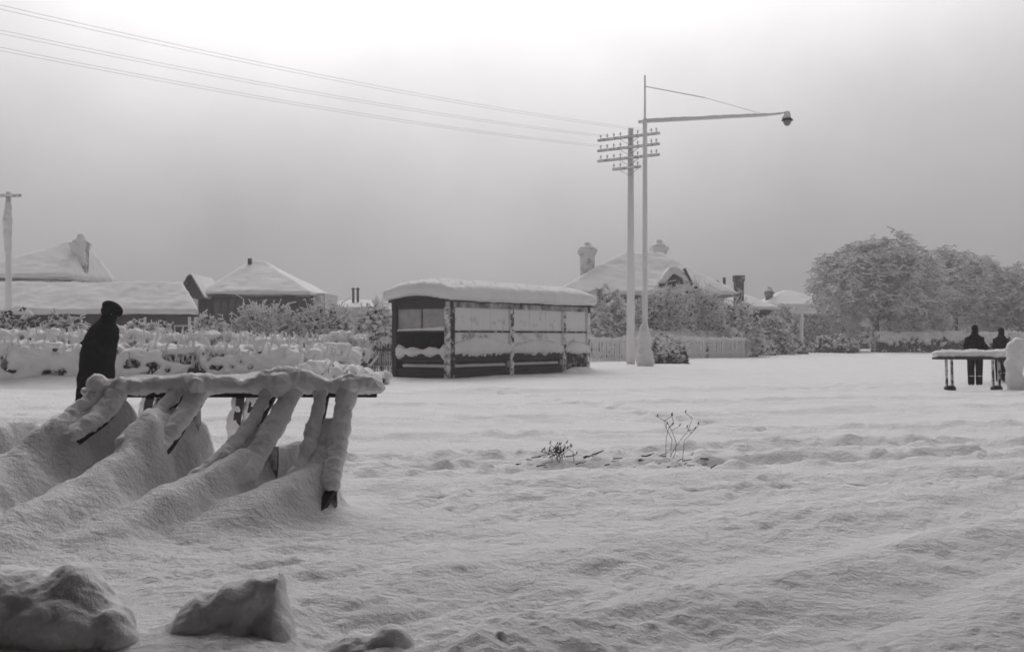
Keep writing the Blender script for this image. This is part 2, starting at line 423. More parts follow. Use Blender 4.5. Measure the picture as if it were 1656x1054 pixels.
def ground_h(X, Y):
    X = np.asarray(X, float); Y = np.asarray(Y, float)
    r = np.maximum(np.hypot(X, Y), 1.0)
    h = 0.05 * fbm(X, Y, 3.5, 2, 2.0) + 0.03 * fbm(X * 0.8 + Y * .4, Y * 1.5, 0.9, 3, 5.0)
    near = np.clip(1.3 - r / 13, 0.10, 0.85) * np.clip(.85 + 1.3 * fbm(X, Y, 2.2, 3, 33.0), .25, 1.5)
    xr = X * 0.80 + Y * 0.60; yr = -X * 0.60 + Y * 0.80          # wind ripples
    wob = 0.25 * fbm(X, Y, 0.8, 2, 3.0)
    h = h + near * (0.034 * fbm(xr * 0.42, yr + wob, 0.17, 3, 8.0) + 0.016 * fbm(X, Y, 0.075, 2, 4.0))
    for pl, wd, dp, ch in RUTS:
        d, t, s = seg_dist(X, Y, pl)
        d = d + 0.3 * wd * fbm(X, Y, 1.0, 2, dp * 50)
        g = np.exp(-(d / wd) ** 2); e = np.exp(-((d - 1.6 * wd) / (0.7 * wd)) ** 2)
        h = h - dp * g + 0.5 * dp * e + ch * (g + e) * fbm(X, Y, 0.22, 3, 12.0)
    for pa_, pb_ in TRAILS:                          # footprints
        L = math.hypot(pb_[0] - pa_[0], pb_[1] - pa_[1]); ux, uy = (pb_[0] - pa_[0]) / L, (pb_[1] - pa_[1]) / L
        a = (X - pa_[0]) * ux + (Y - pa_[1]) * uy; b = -(X - pa_[0]) * uy + (Y - pa_[1]) * ux + .10 * np.sin(a * .9)
        kk = (np.abs(b) < .6) & (a > 0) & (a < L)
        if np.any(kk):
            aa, bb = a[kk], b[kk]; st = np.round(aa / .36); side_ = np.where(st % 2 == 0, .11, -.11)
            g = np.exp(-((aa - st * .36) / .13) ** 2 - ((bb - side_) / .09) ** 2)
            h[kk] = h[kk] - .10 * g + .03 * np.exp(-(bb / .3) ** 2)
    # drifts under the bicycle rack
    k = (Y > 5.2) & (Y < 10.2) & (X > -6) & (X < -0.2)
    if np.any(k):
        xs, ys = X[k], Y[k]; top = np.zeros(xs.shape)
        wx = xs + 0.12 * fbm(xs, ys, 0.55, 3, 1.0); wy = ys + 0.12 * fbm(xs, ys, 0.55, 3, 6.0)
        for rd in RIDGES:
            d, t, s = seg_dist(wx, wy, rd)
            i = np.clip(t.astype(int), 0, len(rd) - 2); f = t - i
            A = np.array(rd); z = A[i, 2] * (1 - f) + A[i + 1, 2] * f
            wl = A[i, 3] * (1 - f) + A[i + 1, 3] * f; wr = A[i, 4] * (1 - f) + A[i + 1, 4] * f
            wd = np.where(s < 0, wl, wr) * 1.02
            p = z / (1 + (d / wd) ** 3.2)
            top = np.maximum(top, p) + 0.18 * np.minimum(top, p)
        top = top * (1 + .16 * fbm(xs, ys, .45, 3, 15.0) + .05 * fbm(xs, ys, .12, 2, 19.0))
        h[k] = h[k] * np.clip(1 - 3 * top, 0.22, 1) + top
    for mx_, my_, mr_, mh_ in ((-1.95, 4.95, .32, .045), (-1.1, 4.95, .26, .035), (-.55, 4.75, .16, .03), (-1.5, 4.85, .35, .02)):
        h = h + mh_ * np.exp(-(((X - mx_) ** 2 + (Y - my_) ** 2) / mr_ ** 2) ** 1.3)
    # banked snow against the shelter and along the far frontage
    h = h + 0.10 * np.exp(-((X - 4.2) ** 2 + (Y - 43.0) ** 2) / 9.0)
    hy = 29.3 + .06 * (X + 10)                          # drift along the foot of the hedge
    h = h + 0.34 * np.exp(-((Y - hy) / 1.0) ** 2) * np.clip((-X - 3.6) / 1.5, 0, 1) * (1 + .5 * fbm(X, Y, 1.3, 3, 21.0))
    h = h + 0.05 * np.clip((Y - 34) / 20, 0, 1) * (1 + fbm(X, Y, 2.5, 3, 9.0))
    return h
def gz(x, y): return float(ground_h(np.array([x]), np.array([y]))[0])

rows = np.exp(np.linspace(math.log(1.2), math.log(170), 800)); us = np.linspace(-0.95, 0.95, 860)
GX = rows[:, None] * us[None, :]; GY = np.repeat(rows[:, None], len(us), 1)
GZ = ground_h(GX.ravel(), GY.ravel()).reshape(GX.shape)
bl = np.minimum(np.clip((0.95 - np.abs(us)) / 0.06, 0, 1)[None, :], np.clip((170 - rows) / 30, 0, 1)[:, None])
GZ = GZ * bl - 0.2 * (1 - bl)
nr_, nc_ = GX.shape
I = np.arange(nr_ * nc_).reshape(nr_, nc_)
Qg = np.stack([I[:-1, :-1], I[:-1, 1:], I[1:, 1:], I[1:, :-1]], -1).reshape(-1, 4)
Vg = np.stack([GX, GY, GZ], -1).reshape(-1, 3)
b0 = len(Vg)
S_ = 3000.0
Vg = np.concatenate([Vg, [(-S_, -S_, -.1), (S_, -S_, -.1), (S_, S_, -.1), (-S_, S_, -.1)]])
Qg = np.concatenate([Qg, [[b0, b0 + 1, b0 + 2, b0 + 3]]])
M['snow_ground'] = mat('snow_ground', W1, 0.8, (0.74, 0.725, 0.73), 1.6, 0.9, 18.0, 0.05)
g = link('snowy_ground', mesh_np('snowy_ground', Vg, [Qg]), M['snow_ground'])
g['kind'] = 'structure'

# ------------------------------------------------------------------ added unseen blocker: dark walls and forward canopy that darken the foreground
blocker = thing('shade_blocker', 'added unseen dark shade blocker with a canopy behind the viewpoint', 'shade_blocker', (0, 0, 0))
mb = MB(); mb.box(-14, 9, -7.2, -3.2, -0.1, 4.4); mb.box(-13.5, -5.2, -3.2, 8.0, -0.1, 6.8)
mb.build('wall', M['wall_dark'], blocker)
mb = MB(); mb.add([(-5.18, -3.19, 3.5), (9, -3.19, 3.5), (9, 8.4, 5.2), (-5.18, 8.4, 5.2), (-5.18, -3.19, 3.62), (9, -3.19, 3.62), (9, 8.4, 5.32), (-5.18, 8.4, 5.32)],
                  [(3, 2, 1, 0), (4, 5, 6, 7), (0, 1, 5, 4), (1, 2, 6, 5), (2, 3, 7, 6), (3, 0, 4, 7)])
mb.build('shade_canopy', M['wall_dark'], blocker)
mb = MB(); mb.box(-14.3, 9.3, -7.5, -2.9, 4.42, 4.75); mb.box(-13.8, -4.9, -2.9, 8.3, 6.82, 7.15)
mb.build('roof', M['snow_far'], blocker)

# ------------------------------------------------------------------ houses
def hip(x0, x1, y0, y1, z0, z1, rx0, rx1, yr=None, xb=None):
    yr = (y0 + y1) / 2 if yr is None else yr
    V = [(x0, y0, z0), (x1, y0, z0), (x1 if xb is None else xb, y1, z0), (x0, y1, z0), (rx0, yr, z1), (rx1, yr, z1)]
    return V, [(0, 1, 5, 4), (2, 3, 4, 5), (3, 2, 1, 0)], [(1, 2, 5), (3, 0, 4)]
def roof_snow(parent, args, th=0.22, voxel=0.16):
    V, Q, T = hip(*args)
    V = [(v[0], v[1], v[2]) for v in V]
    top = [(v[0] * 1.0, v[1], v[2] + th) for v in V]
    mb = MB(); n = 6
    mb.add(V + top, [(a + 6 if True else a, b + 6, c + 6, d + 6) for a, b, c, d in Q[:2]] + [(3, 2, 1, 0)] +
           [(i, (i + 1) % 4, (i + 1) % 4 + 6, i + 6) for i in range(4)], [(a + 6, b + 6, c + 6) for a, b, c in T])
    me = bake(mb.mesh('snow_cover'), voxel, 3, ((1.2, 0.10, 3.0), (0.4, 0.04, 7.0)))
    return link('snow_cover', me, M['snow_far'], parent)
def window(parent, x, y, z0, w_, h_, frame=None):
    f = MB(); t = 0.07
    f.box(x - w_ / 2, x + w_ / 2, y - 0.06, y + 0.02, z0, z0 + t); f.box(x - w_ / 2, x + w_ / 2, y - 0.06, y + 0.02, z0 + h_ - t, z0 + h_)
    for xx in (x - w_ / 2, x - t / 2, x + w_ / 2 - t): f.box(xx, xx + t, y - 0.058, y + 0.02, z0 + t, z0 + h_ - t)
    o = f.build('window', frame or M['white'], parent)
    p = MB(); p.box(x - w_ / 2 + t, x + w_ / 2 - t, y - 0.03, y - 0.01, z0 + t, z0 + h_ - t)
    p.build('pane', M['glass'], o)
def chimney(parent, x, y, z0, z1, w_=0.8, m='chimney', pots=1, cap=True):
    mb = MB(); mb.box(x - w_ / 2, x + w_ / 2, y - w_ / 2, y + w_ / 2, z0, z1)
    mb.box(x - w_ * .58, x + w_ * .58, y - w_ * .58, y + w_ * .58, z1 - 0.38, z1 - 0.2)
    mb.box(x - w_ * .66, x + w_ * .66, y - w_ * .66, y + w_ * .66, z1 - 0.198, z1 + 0.02)
    c = mb.build('chimney', M[m], parent)
    for k in range(pots):
        px = x + (k - (pots - 1) / 2) * 0.4
        q = MB(); q.lathe([(0.0, z1 + .021), (.16, z1 + .021), (.15, z1 + .3), (.18, z1 + .32), (.18, z1 + .38), (0.0, z1 + .38)], 10, (px, y))
        q.build('chimney_pot', M['chimney'], c)
    if cap:
        s = MB(); s.ell((x, y, z1 + .08), (w_ * .62, w_ * .62, .2)); s.ell((x, y, z1 + .42), (.22, .22, .16)); s.ell((x + .08, y, z1 + .28), (.26, .26, .2))
        link('snow_cap', bake(s.mesh('snow_cap'), 0.06, 2, ((.3, .06, 1.0),)), M['snow_far'], c)
    return c
# left cottage: long low roof, dark eave
Y0 = 58.0; k = Y0 / FPX
hl = thing('cottage', 'long low cottage with a snow roof and dark shaded eaves at the far left', 'house', (P(150, 545, Y0)[0], Y0, 0))
xl, xr_ = P(-180, 0, Y0)[0] - hl.location.x, P(322, 0, Y0)[0] - hl.location.x
ez = P(0, 508, Y0)[2]
mb = MB(); mb.box(xl + .6, xr_ - 1.9, 0.7, 5.0, -0.1, ez - .05); mb.build('wall', M['wall_dark'], hl)
cxr = P(296, 0, Y0 + 3)[0] - hl.location.x; cxb = P(292, 0, Y0 + 6)[0] - hl.location.x
V, Q, T = hip(xl, xr_, 0, 6, ez - .12, P(0, 456, Y0 + 3)[2] - .25, xl + 4, cxr, 3, cxb)
mb = MB(); mb.add(V, Q, T); mb.build('roof', M['wall_dark'], hl)
roof_snow(hl, (xl - .1, xr_ + .05, -.1, 6.1, ez - .02, P(0, 456, Y0 + 3)[2] - .2, xl + 4, cxr, 3, cxb), 0.24, 0.12)
for wx in (P(215, 0, Y0)[0], P(255, 0, Y0)[0], P(290, 0, Y0)[0]):
    window(hl, wx - hl.location.x, 0.69, 0.75, 0.9, 1.1)
for wx in (233, 305):
    mb = MB(); mb.box(P(wx, 0, Y0)[0] - hl.location.x - .06, P(wx, 0, Y0)[0] - hl.location.x + .06, .1, .22, -.1, ez - .13)
    mb.build('verandah_post', M['white'], hl)
# upper wing at the far left with a faint snow-caked chimney
Y1 = 66.0
h2 = thing('house', 'snow-smothered house end with a tall pale chimney at the left edge', 'house', (P(40, 545, Y1)[0], Y1, 0))
ox = h2.location.x
pk = P(88, 388, Y1)
mb = MB(); mb.box(P(-60, 0, Y1)[0] - ox, P(84, 0, Y1)[0] - ox, 0.6, 8, -.1, P(0, 452, Y1)[2]); mb.build('wall', M['wall_pale'], h2)
hargs = (P(-75, 0, Y1)[0] - ox, P(112, 0, Y1)[0] - ox, 0, 8.6, P(0, 450, Y1)[2], P(0, 386, Y1)[2], P(68, 0, Y1)[0] - ox, P(88, 0, Y1)[0] - ox)
V, Q, T = hip(*hargs); mb = MB(); mb.add(V, Q, T); mb.build('roof', M['wall_pale'], h2)
roof_snow(h2, hargs, 0.25, 0.16)
chimney(h2, P(98, 0, Y1)[0] - ox, 3.0, 2.0, P(0, 386, Y1)[2], 0.75)
# gabled house in the middle left
Y2 = 68.0
h3 = thing('gabled_house', 'house with a small dark gable and pyramid snow roof behind shrubs', 'house', (P(400, 545, Y2)[0], Y2, 0))
ox = h3.location.x
def px3(a): return P(a, 0, Y2)[0] - ox
ez3 = P(0, 478, Y2)[2]; wz3 = P(0, 497, Y2)[2]
mb = MB(); mb.box(px3(328), px3(497), 0.8, 8.6, -.1, ez3 - .04); mb.build('wall', M['wall_dark'], h3)
hargs = (px3(322), px3(503), 0, 9, ez3, P(0, 421, Y2 + 4)[2] - .2, px3(376), px3(400))
V, Q, T = hip(*hargs); mb = MB(); mb.add(V, Q, T); mb.build('roof', M['wall_dark'], h3)
roof_snow(h3, hargs, 0.24, 0.15)
for wx in (352, 375, 425, 455, 480): window(h3, px3(wx), 0.79, wz3 - .9, 0.95, 1.35, M['wall_dark'])
mb = MB(); mb.box(px3(500), px3(517), 2.0, 7, -.1, P(0, 472, Y2)[2]); mb.build('lean_to', M['wall_pale'], h3)
mb = MB()  # gable end
gx0, gxp, gx1 = px3(300), px3(312), px3(325)
gzb, gzt = P(0, 476, Y2)[2] - .2, P(0, 449, Y2)[2]
mb.add([(gx0, -.6, 0), (gx1, -.6, 0), (gx1, -.6, gzb), (gxp, -.6, gzt - .15), (gx0, -.6, gzb), (gx0, 4, 0), (gx1, 4, 0), (gx1, 4, gzb), (gxp, 4, gzt - .15), (gx0, 4, gzb)],
       [(0, 1, 2, 4), (0, 5, 6, 1), (1, 6, 7, 2), (5, 0, 4, 9), (9, 7, 6, 5)], [(2, 3, 4), (7, 9, 8)])
mb.build('gable', M['wall_dark'], h3)
mb = MB(); mb.bar((gx0 - .25, -.72, gzb - .1), (gxp, -.72, gzt + .02), .25, .14, (0, -1, 0)); mb.bar((gx1 + .25, -.72, gzb - .1), (gxp, -.72, gzt + .02), .25, .14, (0, -1, 0))
mb.build('barge_board', M['wood'], h3)
mb = MB(); mb.bar((gx0 - .35, 1.7, gzb), (gxp, 1.7, gzt + .16), .16, 4.7, (0, 1, 0)); mb.bar((gx1 + .35, 1.7, gzb), (gxp, 1.7, gzt + .16), .16, 4.7, (0, 1, 0))
mb.build('gable_roof', M['snow_far'], h3)
mb = MB(); mb.box(gx1 - .16, gx1 + .02, -.85, -.62, 0, gzb - .1); mb.build('corner_board', M['white'], h3)
window(h3, gxp, -.61, gzb - 1.0, .6, .95)
mb = MB(); mb.tube([(px3(379), 4.0, ez3), (px3(379), 4.0, P(0, 418, Y2 + 4)[2])], .13, 8); mb.build('flue', M['wall_dark'], h3)
# far house with two thin flues
Y3 = 90.0
h4 = thing('distant_house', 'distant pale roofed house with two thin dark chimney flues', 'house', (P(560, 545, Y3)[0], Y3, 0))
ox = h4.location.x
mb = MB(); mb.box(P(520, 0, Y3)[0] - ox, P(612, 0, Y3)[0] - ox, .5, 7, -.1, P(0, 500, Y3)[2]); mb.build('wall', M['wall_pale'], h4)
hargs = (P(512, 0, Y3)[0] - ox, P(622, 0, Y3)[0] - ox, 0, 7.5, P(0, 500, Y3)[2], P(0, 484, Y3)[2] - .1, P(545, 0, Y3)[0] - ox, P(590, 0, Y3)[0] - ox)
V, Q, T = hip(*hargs); mb = MB(); mb.add(V, Q, T); mb.build('roof', M['wall_pale'], h4)
roof_snow(h4, hargs, 0.2, 0.16)
for a in (565, 572.5):
    q = MB(); q.tube([(P(a, 0, Y3)[0] - ox, 2.2, 3.2), (P(a, 0, Y3)[0] - ox, 2.2, P(0, 466, Y3)[2])], .10, 8)
    f = q.build('flue', M['wall_dark'], h4)
    q = MB(); q.lathe([(0, P(0, 466, Y3)[2] - .02), (.17, P(0, 466, Y3)[2] - .02), (.1, P(0, 463.5, Y3)[2]), (0, P(0, 463, Y3)[2])], 10, (P(a, 0, Y3)[0] - ox, 2.2)); q.build('cowl', M['wall_dark'], f)
# right house with two chimneys, steep roof
Y4 = 76.0
h5 = thing('steep_roofed_house', 'steep snow-roofed house with two snow-capped chimneys and a dark dormer gable', 'house', (P(1040, 545, Y4)[0], Y4, 0))
ox = h5.location.x
def px5(a): return P(a, 0, Y4)[0] - ox
ez5 = P(0, 478, Y4)[2]
mb = MB(); mb.box(px5(905), px5(1175), .9, 10, -.1, ez5 - .05); mb.build('wall', M['wall_dark'], h5)
hargs = (px5(893), px5(1195), 0, 11, ez5, P(0, 408, Y4 + 5)[2] - .2, px5(1022), px5(1085))
V, Q, T = hip(*hargs); mb = MB(); mb.add(V, Q, T); mb.build('roof', M['wall_dark'], h5)
roof_snow(h5, hargs, 0.26, 0.16)
for a in (925, 960, 1000, 1090, 1130): window(h5, px5(a), .89, 1.0, 1.0, 1.5)
chimney(h5, px5(957), 4.6, 3.2, P(0, 404, Y4 + 4.6)[2], 0.98)
chimney(h5, px5(1088), 7.0, 4.5, P(0, 400, Y4 + 7)[2], 0.92)
# dormer
dx0, dxp, dx1 = px5(1074), px5(1096), px5(1117)
dzb, dzt = P(0, 461, Y4)[2], P(0, 436, Y4)[2]
mb = MB(); mb.add([(dx0 + .2, .9, dzb - .5), (dx1 - .2, .9, dzb - .5), (dx1 - .2, .9, dzb), (dxp, .9, dzt - .2), (dx0 + .2, .9, dzb), (dx0 + .2, 5, dzb - .5), (dx1 - .2, 5, dzb - .5), (dx1 - .2, 5, dzb), (dxp, 5, dzt - .2), (dx0 + .2, 5, dzb)],
                  [(0, 1, 2, 4), (0, 5, 6, 1), (1, 6, 7, 2), (5, 0, 4, 9)], [(2, 3, 4)])
mb.build('dormer', M['wall_dark'], h5)
mb = MB(); mb.bar((dx1 + .25, .55, dzb - .1), (dxp + .5, .55, dzt + .1), .16, .22, (0, -1, 0)); mb.bar((dx0 - .25, .55, dzb + .05), (dx0 + .9, .55, dzb + .02), .16, .2, (0, -1, 0)); mb.build('barge_board', M['wood'], h5)
s = MB()
for i in range(14):
    t = i / 13
    path_lumps(s, [(dx0 - .1 + .15 * t, .7 + 4 * t, dzb + .18), (dxp - .2, .7 + 4 * t, dzt + .10), (dx1 + .1, .7 + 4 * t, dzb + .28)], [(.3, .3, .16), (.34, .3, .2), (.26, .3, .13)], .9, .1, 1)
link('snow_cover', bake(s.mesh('snow_cover'), .09, 3, ((.5, .08, 4.0),)), M['snow_far'], h5)
# far right house: low snow roof plus a tall dark chimney stack
Y5 = 84.0
h6 = thing('low_house', 'low snow-roofed house with a tall dark brick chimney stack', 'house', (P(1185, 545, Y5)[0], Y5, 0))
ox = h6.location.x
hargs = (P(1120, 0, Y5)[0] - ox, P(1262, 0, Y5)[0] - ox, 0, 8, P(0, 502, Y5)[2], P(0, 466, Y5)[2], P(1165, 0, Y5)[0] - ox, P(1195, 0, Y5)[0] - ox)
mb = MB(); mb.box(hargs[0] + .5, hargs[1] - .5, .7, 7.4, -.1, hargs[4] - .04); mb.build('wall', M['wall_dark'], h6)
V, Q, T = hip(*hargs); mb = MB(); mb.add(V, Q, T); mb.build('roof', M['wall_dark'], h6)
roof_snow(h6, hargs, 0.24, 0.16)
c = MB(); a0, a1 = P(1188, 0, Y5 - .5)[0] - ox, P(1202, 0, Y5 - .5)[0] - ox
c.box(a0, a1, -.75, -.1, 1.5, P(0, 449, Y5 - .5)[2]); c.box(a0 - .06, a1 + .06, -.81, -.04, P(0, 449, Y5)[2] - .3, P(0, 446, Y5)[2]); 
cc = c.build('chimney', M['brick'], h6)
q = MB(); q.bar((P(1157, 0, Y5)[0] - ox, -.3, P(0, 455, Y5)[2]), (P(1165, 0, Y5)[0] - ox, -.3, P(0, 462, Y5)[2]), .2, .2); q.box(P(1168, 0, Y5)[0] - ox, P(1172, 0, Y5)[0] - ox, -.4, -.2, P(0, 470, Y5)[2], P(0, 449, Y5)[2]); q.build('flue', M['wood'], h6)
Y6 = 112.0
h7 = thing('far_house', 'far snow-covered house roof between the white post and the big tree', 'house', (P(1290, 545, Y6)[0], Y6, 0))
ox = h7.location.x
hargs = (P(1235, 0, Y6)[0] - ox, P(1345, 0, Y6)[0] - ox, 0, 8, P(0, 496, Y6)[2], P(0, 470, Y6)[2], P(1282, 0, Y6)[0] - ox, P(1300, 0, Y6)[0] - ox)
mb = MB(); mb.box(hargs[0] + .5, hargs[1] - .5, .7, 7.4, -.1, hargs[4] - .04); mb.build('wall', M['wall_pale'], h7)
V, Q, T = hip(*hargs); mb = MB(); mb.add(V, Q, T); mb.build('roof', M['wall_pale'], h7)
roof_snow(h7, hargs, 0.24, 0.18)
chimney(h7, P(1253, 0, Y6)[0] - ox, 2.5, 2.5, P(0, 470, Y6)[2], 0.6, 'brick')

# ------------------------------------------------------------------ snow-laden trees and shrubs
def grow(p, d, L, r, depth, rng, segs, droop, spread, kids, up):
    n = 3 if depth > 1 else 2
    q = np.array(p, float); v = np.array(d, float)
    for i in range(n):
        v = v + rng.normal(0, 0.16, 3) + np.array([0, 0, (up if depth > 2 else -droop) * 0.5])
        v /= np.linalg.norm(v)
        q2 = q + v * L / n
        r2 = r * 0.82
        segs.append((q, q2, r, r2, depth))
        if depth > 0:
            for _ in range(kids[depth] if i == n - 1 else max(1, kids[depth] // 2)):
                a = rng.normal(0, 1, 3); a -= v * a.dot(v); a /= np.linalg.norm(a)
                w_ = v + a * spread * rng.uniform(.6, 1.2); w_ /= np.linalg.norm(w_)
                grow(q2 if i == n - 1 else q + v * L / n * rng.uniform(.3, 1), w_, L * rng.uniform(.55, .8), r2 * .6, depth - 1, rng, segs, droop, spread, kids, up)
        q, r = q2, r2
def tree(name, label, loc, height, width, seed, trunk_h, lean=0.0, depth=4, snowr=1.0, kids=(0, 2, 3, 3, 5), droop=.35, group=None, cat='tree', tr=None, extra=0):
    rng = np.random.default_rng(seed)
    t = thing(name, label, cat, loc, 0, group)
    segs = []
    tr = tr or height * .03
    trunk = []; p = np.zeros(3); v = np.array([lean, 0, 1.0])
    for i in range(4):
        v2 = v + rng.normal(0, .05, 3); v2 /= np.linalg.norm(v2)
        q = p + v2 * trunk_h / 4; trunk.append((p, q, tr * (1.25 if i == 0 else 1 - .07 * i), tr * (1 - .07 * (i + 1)), 9)); p = q
    for j in range(kids[depth]):
        a = 2 * math.pi * (j + rng.uniform(-.25, .25)) / kids[depth]
        d = np.array([math.cos(a), math.sin(a), rng.uniform(.55, 1.3)]); d /= np.linalg.norm(d)
        grow(p - np.array([0, 0, rng.uniform(0, .3) * trunk_h]), d, height * rng.uniform(.30, .42), tr * .55, depth - 1, rng, segs, droop, .85, kids, .12)
    A = np.array([s[0] for s in segs]); B = np.array([s[1] for s in segs])
    # fit the crown to the size in view
    top = np.percentile(B[:, 2], 98.5); ex = np.percentile(np.abs(B[:, 0]), 97)
    sx, sz = (width / 2) / ex, (height - trunk_h) / (top - trunk_h)
    for Z in (A, B):
        Z[:, 0] *= sx; Z[:, 1] *= sx; Z[:, 2] = trunk_h + (Z[:, 2] - trunk_h) * sz
        Z[:, 2] = np.maximum(Z[:, 2], .25 + .05 * np.abs(Z[:, 0]))
    cz = trunk_h * .9; 
    for Z in (A, B):
        rn = np.sqrt((Z[:, 0] ** 2 + Z[:, 1] ** 2) / (width / 2) ** 2 + ((Z[:, 2] - cz) / (height - cz)) ** 2)
        an = np.arctan2(Z[:, 2] - cz, Z[:, 0]); az_ = np.arctan2(Z[:, 1], Z[:, 0] + .01)
        lm = .93 + .22 * fbm(an * 2.2 + seed, az_ * 1.5, .8, 3, seed * 1.0)
        f_ = np.where(rn > lm, (lm + (rn - lm) * .32) / np.maximum(rn, 1e-6), 1.0)
        Z[:, 0] *= f_; Z[:, 1] *= f_; Z[:, 2] = cz + (Z[:, 2] - cz) * f_
    r0 = np.array([s[2] for s in segs]); r1 = np.array([s[3] for s in segs]); dep = np.array([s[4] for s in segs])
    e = np.where(dep <= 1)[0]; e = np.repeat(e, 3)                      # finest frosted twigs
    u_ = rng.uniform(.2, 1, (len(e), 1)); q0 = A[e] * (1 - u_) + B[e] * u_
    q1 = q0 + rng.normal(0, 1, (len(e), 3)) * np.array([.34, .34, .14]) * height / 9 + np.array([0, 0, -.16])
    A = np.concatenate([A, q0]); B = np.concatenate([B, q1]); r0 = np.concatenate([r0, np.full(len(e), .012)]); r1 = np.concatenate([r1, np.full(len(e), .008)]); dep = np.concatenate([dep, np.full(len(e), 2)])
    Vt, Qt = prisms([s[0] for s in trunk], [s[1] for s in trunk], [s[2] for s in trunk], [s[3] for s in trunk], 9)
    link('trunk', mesh_np('trunk', Vt, [Qt]), M['bark'], t)
    Vb, Qb = prisms(A, B, np.maximum(r0, .012), np.maximum(r1, .010), 4)
    link('branches', mesh_np('branches', Vb, [Qb]), M['twig_frost'], t)
    # snow lying along the tops of the branches
    flat = 1 - np.abs((B - A)[:, 2]) / np.maximum(np.linalg.norm(B - A, axis=1), 1e-6)
    k = (rng.random(len(A)) < .35 + .6 * flat)
    sr = (0.028 + .6 * np.minimum(r0, .06)) * snowr * rng.uniform(.6, 1.4, len(A)) * np.where(np.arange(len(A)) >= len(A) - len(e), .62, .9)
    off = np.stack([rng.normal(0, .01, len(A)), rng.normal(0, .01, len(A)), np.maximum(r0, .012) + sr * .45], -1)
    Vs, Qs = prisms((A + off)[k], (B + off)[k], sr[k], sr[k] * .85, 5)
    # clumps caught at the twig ends
    e = np.where((dep <= 1) & (rng.random(len(A)) < .16))[0]
    C = B[e] + rng.normal(0, .05, (len(e), 3))
    cs = rng.uniform(.04, .10, (len(e), 1)) * snowr * np.array([[1.3, 1.3, .75]])
    Vc, Fc = blobs(C, cs, 1, .5, seed)
    link('snow_cover', mesh_np('snow_cover', np.concatenate([Vs, Vc]), [Qs, Fc + len(Vs)]), M['snow_far'], t)
    return t
def shrub(name, label, loc, w_, h_, seed, dens=1.0, dark=.35, lump=.18, dp=None, group=None, cat='shrub', low_dark=.0, spiky=.4, sub=1, flat=0.8):
    """a shrub under snow: dark leafy twigs inside, snow clumps outside"""
    rng = np.random.default_rng(seed)
    t = thing(name, label, cat, loc, 0, group)
    dp = dp or w_ * .6
    def inside(n, lo, hi):
        a = rng.uniform(0, 2 * math.pi, n); e = np.arcsin(rng.uniform(0.0, 1, n)); rr = rng.uniform(lo, hi, n)
        top = 1 + .30 * fbm(np.cos(a) * 2 + 5, np.sin(a) * 2 + seed * .7, .9, 3, seed * 1.3)
        x = np.cos(a) * np.cos(e) ** .7 * rr * w_ / 2 * top; y = np.sin(a) * np.cos(e) ** .7 * rr * dp / 2 * top
        z = np.sin(e) * rr * h_ * top
        return np.stack([x, y, np.maximum(z, .02)], -1)
    area = (w_ * h_ + w_ * dp) * 1.1
    lump = lump * .62
    n = int(dens * area / (lump * lump) * .8)
    C = inside(n, .78, 1.0)
    if low_dark:
        C = C[(C[:, 2] > low_dark * h_ * rng.uniform(.5, 1.3, len(C)))]
    S = lump * rng.uniform(.45, 1.25, (len(C), 1)) * np.stack([np.ones(len(C)) * 1.15, np.ones(len(C)) * 1.15, np.full(len(C), flat)], -1)
    Vc, Fc = blobs(C, S, sub, .45, seed)
    # stems and twigs
    m = int(160 + 130 * w_ * h_)
    tip = inside(m, .72, 1.02 + .12 * spiky); root = np.stack([rng.normal(0, w_ * .14, m), rng.normal(0, dp * .14, m), np.zeros(m)], -1)
    mid = root * .45 + tip * .55 + np.array([0, 0, h_ * .12])
    P0 = np.concatenate([root, mid]); P1 = np.concatenate([mid, tip]); rr = np.concatenate([np.full(m, .028), np.full(m, .016)])
    j = rng.integers(0, m, m * 4); f_ = rng.uniform(.15, 1.0, (m * 4, 1))
    q0 = mid[j] * (1 - f_) + tip[j] * f_; q1 = q0 + rng.normal(0, 1, (m * 4, 3)) * np.array([.13, .13, .09]) * (.5 + .4 * h_)
    P0 = np.concatenate([P0, q0]); P1 = np.concatenate([P1, q1]); rr = np.concatenate([rr, np.full(m * 4, .010)])
    Vt, Qt = prisms(P0, P1, rr, rr * .6, 4)
    link('stems', mesh_np('stems', Vt, [Qt]), M['twig'], t)
    # dark foliage seen through the gaps
    nf = int(dark * 900 * math.sqrt(w_ * h_) + 60)
    Cf = inside(nf, .45, .95); Sf = rng.uniform(.05, .13, (nf, 3)) * np.array([1, 1, .6])
    Vf, Ff = blobs(Cf, Sf, 1, .8, seed + 3)
    link('foliage', mesh_np('foliage', Vf, [Ff]), M['leaf'], t)
    # snow on twigs
    k = rng.random(m) < .5 + .4 * spiky
    mid = np.concatenate([mid, q0]); tip = np.concatenate([tip, q1]); k = np.concatenate([k, rng.random(m * 4) < .7])
    Vs, Qs = prisms(mid[k] + (0, 0, .02), tip[k] + (0, 0, .02), rng.uniform(.016, .035, k.sum()), rng.uniform(.012, .03, k.sum()), 5)
    link('snow_cover', mesh_np('snow_cover', np.concatenate([Vc, Vs]), [Fc, Qs + len(Vc)]), M['snow_far'], t)
    return t
def at(px, Y): return ((px - 828) * Y / FPX, Y, gz((px - 828) * Y / FPX, Y))
def hpx(py, Y): return CAM_Z - (py - 545) * Y / FPX

